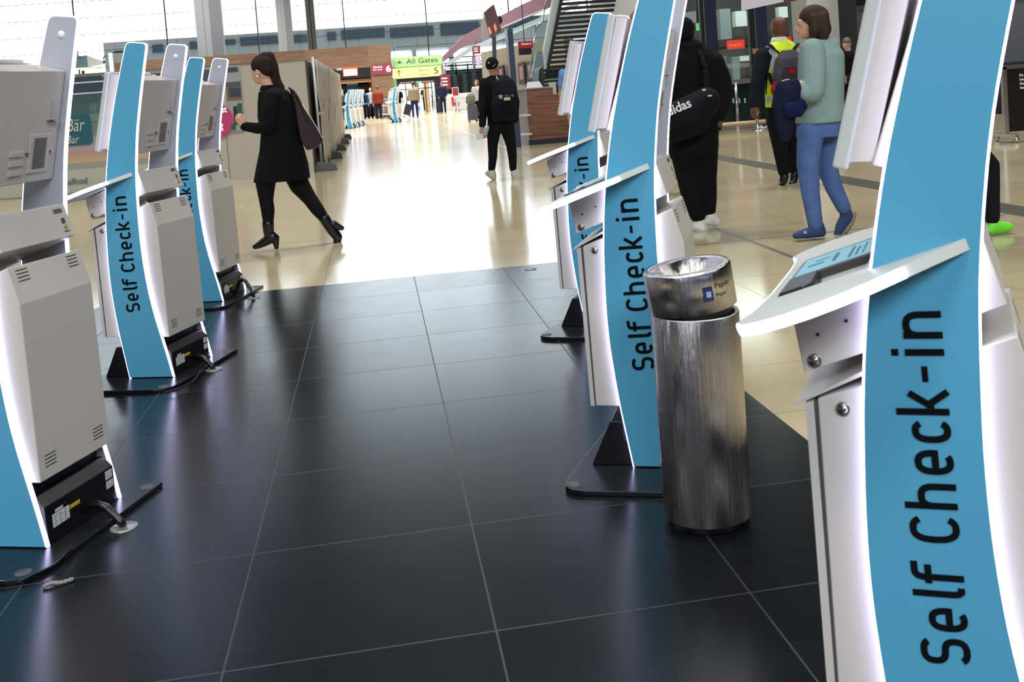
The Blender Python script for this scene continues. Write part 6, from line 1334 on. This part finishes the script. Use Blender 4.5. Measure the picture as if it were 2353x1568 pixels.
# upper level wooden soffit behind the right kiosks
b = MB(); b.slab([px(1405, 20, 30), px(1440, 40, 30), px(1475, 40, 30), px(1475, -60, 30), px(1440, -60, 30)], (0, 4, 0)); o = b.build('wall_upper_wood', M_WOOD); struct(o)
b = MB(); b.slab([px(1385, 60, 29), px(1388, -60, 29), px(1440, -60, 29), px(1470, 5, 29), px(1430, 60, 29), px(1400, 110, 29)], (0, .3, 0)); struct(b.build('wall_upper_white', mat('soffit_white', (190, 192, 190), .6)))

# ---- right side: glazed front, doors, pillars
YR = 23.2
b = MB()
for (uL, uR) in ((1613, 1621), (1724, 1737)): slabR(b, uL, uR, -90, 288, YR, .12)
struct(b.build('trim_8', M_BLACKP))
b = MB()
for (uL, uR) in ((1623, 1650), (1739, 1765), (1824, 1838)): slabR(b, uL, uR, -90, 285, YR+.05, .25)
struct(b.build('trim_9', mat('frame_blue_dark', (26, 36, 60), .4)))
b = MB(); X0, X1, Z0, Z1 = Rr(1560, 1850, -90, 287, YR+.2); b.span((X0, YR+.2, 0), (X1, YR+.22, 6)); struct(b.build('window_2', M_GLASSG))
b = MB(); slabR(b, 1560, 1905, -130, -88, YR-.2, .5); struct(b.build('trim_10', M_NIGHT))
# what is seen behind the glass: concourse room
b = MB(); b.span((X0+1.2, 34, 0), (16, 34.3, 6)); struct(b.build('wall_inner_room', mat('inner_room', (70, 66, 68), .8)))
area('inner_room_fill_light', (11.5, 28.5, 5.6), 6, 3, 700, (1, .97, .92))  # light added out of view to brighten the room behind the glass
b = MB(); b.span((X0+1.2, 33.9, 2.05), (16, 34.0, 2.35)); b.span((X0+1.2, 33.7, .9), (16, 34, 1.3)); struct(b.build('trim_11', mat('inner_dark', (48, 36, 34), .7)))
for i, (uL, uR, vT, vB, lb) in enumerate(((1672, 1711, 92, 112, 'orange red sign seen mirrored through the glass front, left one'), (1805, 1832, 84, 104, 'orange red sign behind the glass beside the bald head'))):
    x0, x1, z0, z1 = Rr(uL, uR, vT, vB, YR+.15); b = MB(); b.span((x0, YR+.15, z0), (x1, YR+.2, z1)); o = b.build('shop_sign', mat('sign_orange', (225, 60, 35), .5, emit=(230, 60, 35), es=.5)); tag(o, lb, 'sign')
    b = MB()
    for k in range(7):
        xx = x0+(x1-x0)*(.12+.11*k); b.box((xx, YR+.148, (z0+z1)/2-.02+.01*(k % 2)), ((x1-x0)*.06, .004, .05))
    b.build('print', mat('print_pink', (240, 190, 180), .6), o)
for i, (uL, uR, vT, vB, c_) in enumerate(((1655, 1680, 20, 90, (110, 120, 126)), (1690, 1722, 25, 60, (175, 182, 186)), (1683, 1700, 130, 190, (110, 122, 130)), (1700, 1728, 128, 140, (200, 204, 204)), (1655, 1672, 128, 185, (96, 104, 100)), (1790, 1822, 15, 40, (200, 204, 206)), (1700, 1722, 140, 172, (52, 44, 40)))):
    x0, x1, z0, z1 = Rr(uL, uR, vT, vB, 30+i*.4); b = MB(); b.span((0, 0, 0), (x1-x0, .3, z1-z0)); o = b.build('wall_panel', mat('rp_%d' % i, c_, .6)); o.location = (x0, 30+i*.4, z0); struct(o); o.name = 'wall_panel_%d' % (i+1)
# ribbed ledge with white marks, rail below
b = MB(); X0b, X1b, Za, Zb = Rr(1655, 1735, 148, 156, YR-.05)
for i in range(18): xx = X0b+(X1b-X0b)*i/18; b.span((xx, YR+.19, Za), (xx+(X1b-X0b)*.03, YR+.2, Zb+.03))
o = b.build('safety_marking', mat('marking_white', (190, 195, 198), .5)); tag(o, 'row of short white safety marks on the glass front', 'glass marking')
r = empty('barrier_rail', (px(1690, 250, 21.5).x, 21.5, 0)); tag(r, 'steel and glass barrier with round posts in front of the glass front', 'barrier'); o_ = r.location
zr = px(1690, 183, 21.5).z
xl, xr = px(1640, 220, 21.5).x-o_.x, px(1765, 220, 21.5).x-o_.x
b = MB(); b.span((xl-.6, 0, zr-.09), (xr, .06, zr)); b.build('top_rail', M_CHROME, r)
for uu in (1691,): xx = px(uu, 220, 21.5).x-o_.x; b = MB(); b.tube([(xx, -.02, 0), (xx, -.02, zr-.05)], .035, 12); b.build('post', M_CHROME, r)
b = MB(); b.span((xl-.6, .08, .1), (xr, .10, zr-.1)); b.build('pane', mat('pane_dark_green', (14, 34, 34), .15), r)
b = MB()
for uu in (1672, 1686, 1700, 1713): xx = px(uu, 232, 21.5).x-o_.x; b.span((xx, .07, px(uu, 237, 21.5).z), (xx+.03, .079, px(uu, 226, 21.5).z))
b.build('white_mark', mat('marking_white', (190, 195, 198), .5), r)
b = MB(); b.tube([(xl-.8, -.12, .14), (xr+.3, -.12, .14)], .045, 10); [b.span((k-.02, -.14, 0), (k+.02, -.10, .14)) for k in (xl-.7, xl+.4, xr)]; o = b.build('kick_rail', mat('rail_beige', (196, 172, 138), .4)); o.location = (o_.x, 21.4, 0); tag(o, 'beige round kick rail along the floor before the barrier', 'rail')
for k, (uu, vf, vt) in enumerate(((1741, 299, 195), (1755, 292, 192))):
    x, y = at(uu, vf); r = empty('belt_post', (x, y, 0)); tag(r, ('silver belt post left of the man in the yellow vest, front one', 'silver belt post left of the man in the yellow vest, rear one')[k], 'belt post', 'belt posts by the glass front')
    b = MB(); b.tube([(0, 0, 0), (0, 0, .98)], .035, 12); b.build('post', M_CHROME, r); b = MB(); b.lathe([(0, .03), (.05, .025), (.17, .012), (.175, 0)], seg=24); b.build('foot', M_CHROME, r)
# hanging white signs
for i, (pp_, Y_, txt, lb) in enumerate((([(1708, -30), (1708, 24), (1801, 4), (1801, -50)], 17.0, 'Check-in', 'large white hanging sign cut by the top edge above the yellow vest'), ([(1565, 30), (1565, 56), (1600, 52), (1600, 25)], 26.0, '3', 'white hanging sign with number 3 beside the head of the duffel carrier'))):
    b = MB(); P4 = [px(u, v, Y_) for u, v in pp_]; b.slab(P4, (0, .1, 0)); o = b.build('hanging_sign', mat('sign_lilac', (190, 184, 196), .5, emit=(200, 195, 210), es=.2)); tag(o, lb, 'sign')
    b = MB(); b.slab([P4[3], P4[2], P4[2]+Vector((.25, .02, 0)), P4[3]+Vector((.25, .02, 0))], (0, .1, 0)) if False else b.box((P4[2]+P4[3])/2+Vector((.1, .05, 0)), (.2, .1, abs(P4[3].z-P4[2].z))); b.build('maroon_end', M_MAROON, o)
    if i == 1: text('3', 'lettering', mat('text_pale', (240, 240, 245), .5), o, frame(px(1594, 50, 25.98), (1, 0, 0), (0, 0, 1)), w=.05, h=.12)
x0, x1, z0, z1 = Rr(1601, 1613, 53, 70, 26); b = MB(); b.span((x0, 26, z0), (x1, 26.05, z1)); o = b.build('exit_sign', mat('exit_green', (90, 200, 120), .4, emit=(110, 220, 140), es=.8)); tag(o, 'small green exit sign right of the head of the duffel carrier', 'sign')
b = MB(); b.span((x0+.04, 26.02, z1), (x0+.06, 26.03, 26.0)); b.build('hanger', M_NIGHT, o)
# white pillar, dark pillar, grey hoarding
b = MB(); X0, X1, Z0, Z1 = Rr(1858, 1946, -90, 270, 20.6); b.span((X0, 20.6, 0), (X1, 21.4, 8)); struct(b.build('wall_pillar_white', mat('pillar_white', (196, 196, 190), .7)))
b = MB(); X0, X1, Z0, Z1 = Rr(1950, 1972, -90, 270, 20.2); b.span((X0, 20.2, 0), (X1, 20.6, 8)); struct(b.build('wall_pillar_dark', mat('pillar_dark', (20, 22, 30), .6)))
b = MB(); X0, X1, Z0, Z1 = Rr(1972, 2360, 20, 260, 20.6); b.span((X0, 20.6, .25), (X1+6, 20.8, 2.40)); hw = struct(b.build('wall_grey_hoarding', mat('hoarding_grey', (96, 98, 104), .7)))
b = MB(); b.span((X0, 20.55, 2.40), (X1+6, 20.9, 6)); b.span((X0, 20.55, 0), (X1+6, 20.8, .25)); struct(b.build('trim_12', M_BLACKP))
b = MB(); b.span((X0, 20.50, .24), (X1+6, 20.56, .29)); struct(b.build('trim_13', mat('rail_beige', (196, 172, 138), .4)))
r = empty('poster_group', (X0, 20.59, 0)); tag(r, 'faded newspaper print covering the grey hoarding beside the dark pillar', 'wall print')
for i, (uL, uR, vT, vB, c_) in enumerate(((1974, 1986, 26, 70, (78, 82, 90)), (2016, 2026, 22, 43, (122, 124, 128)), (2025, 2046, 22, 65, (72, 78, 86)), (2000, 2016, 72, 92, (72, 78, 86)), (1975, 1990, 93, 135, (66, 72, 82)), (1996, 2024, 115, 117, (24, 26, 32)), (1996, 2000, 120, 128, (18, 20, 26)), (1997, 2008, 138, 141, (14, 15, 20)), (2010, 2022, 137, 140, (14, 15, 20)), (2024, 2040, 82, 130, (26, 32, 46)), (1980, 1992, 180, 200, (72, 78, 86)), (2004, 2016, 186, 206, (66, 72, 76)), (1976, 1994, 222, 250, (76, 82, 92)), (2026, 2044, 160, 200, (70, 76, 84)), (1974, 1984, 24, 26, (24, 26, 32)), (2026, 2044, 19, 21, (24, 26, 32)))):
    x0, x1, z0, z1 = Rr(uL, uR, vT, vB, 20.59); b = MB(); b.span((x0-X0, -.004-.001*(i % 2), z0), (x1-X0, 0.004, z1)); b.build('print_block', mat('pb_%d%d' % (c_[0], c_[1]), c_, .6), r)
# display stand at the right edge
x, y = 8.62, 13.4
r = empty('notice_stand', (x, y, 0)); tag(r, 'black framed notice board on castors at the right edge of the frame', 'notice board')
zt = px(2340, 152, y).z
b = MB(); b.span((-.06, 0, .12), (.0, .06, zt)); b.span((-.06, 0, zt-.03), (.9, .06, zt+.02)); b.span((.84, 0, .12), (.9, .06, zt)); b.build('frame', M_CHROME, r); b = MB(); b.span((0, .015, .14), (.84, .045, zt-.03)); pn = b.build('board', M_BLACKP, r)
x0 = px(2344, 175, y).x-x
for i, (s, w_) in enumerate((('Flü', .10), ('hier', .12), ('De', .07), ('her', .10))):
    z = px(2345, 176+i*9.5, y).z; text(s, 'lettering', M_WTXT, pn, frame((x0, .012, z), (1, 0, 0), (0, 0, 1)), h=.036)
for xx in (-.03, .87):
    for yy in (-.2, .26): b = MB(); b.sphere((xx, yy, .042), .042, 10, 8); b.build('castor', M_CHROME, r)
    b = MB(); b.span((xx-.03, -.22, .07), (xx+.03, .28, .12)); b.build('crossbar', M_CHROME, r)
b = MB(); b.span((-1.0, .7, 0.2), (.0, .75, 1.3)); 
b.bm.free()
b = MB(); X0, X1, Z0, Z1 = Rr(2290, 2360, 60, 130, 19.5); b.span((X0, 19.4, 0), (X1+3, 19.7, .95)); b.span((X0, 19.35, .95), (X1+3, 19.75, 1.02)); o = b.build('low_counter', mat('counter_navy', (34, 40, 60), .5)); tag(o, 'dark low counter behind the notice board at the right edge', 'counter')
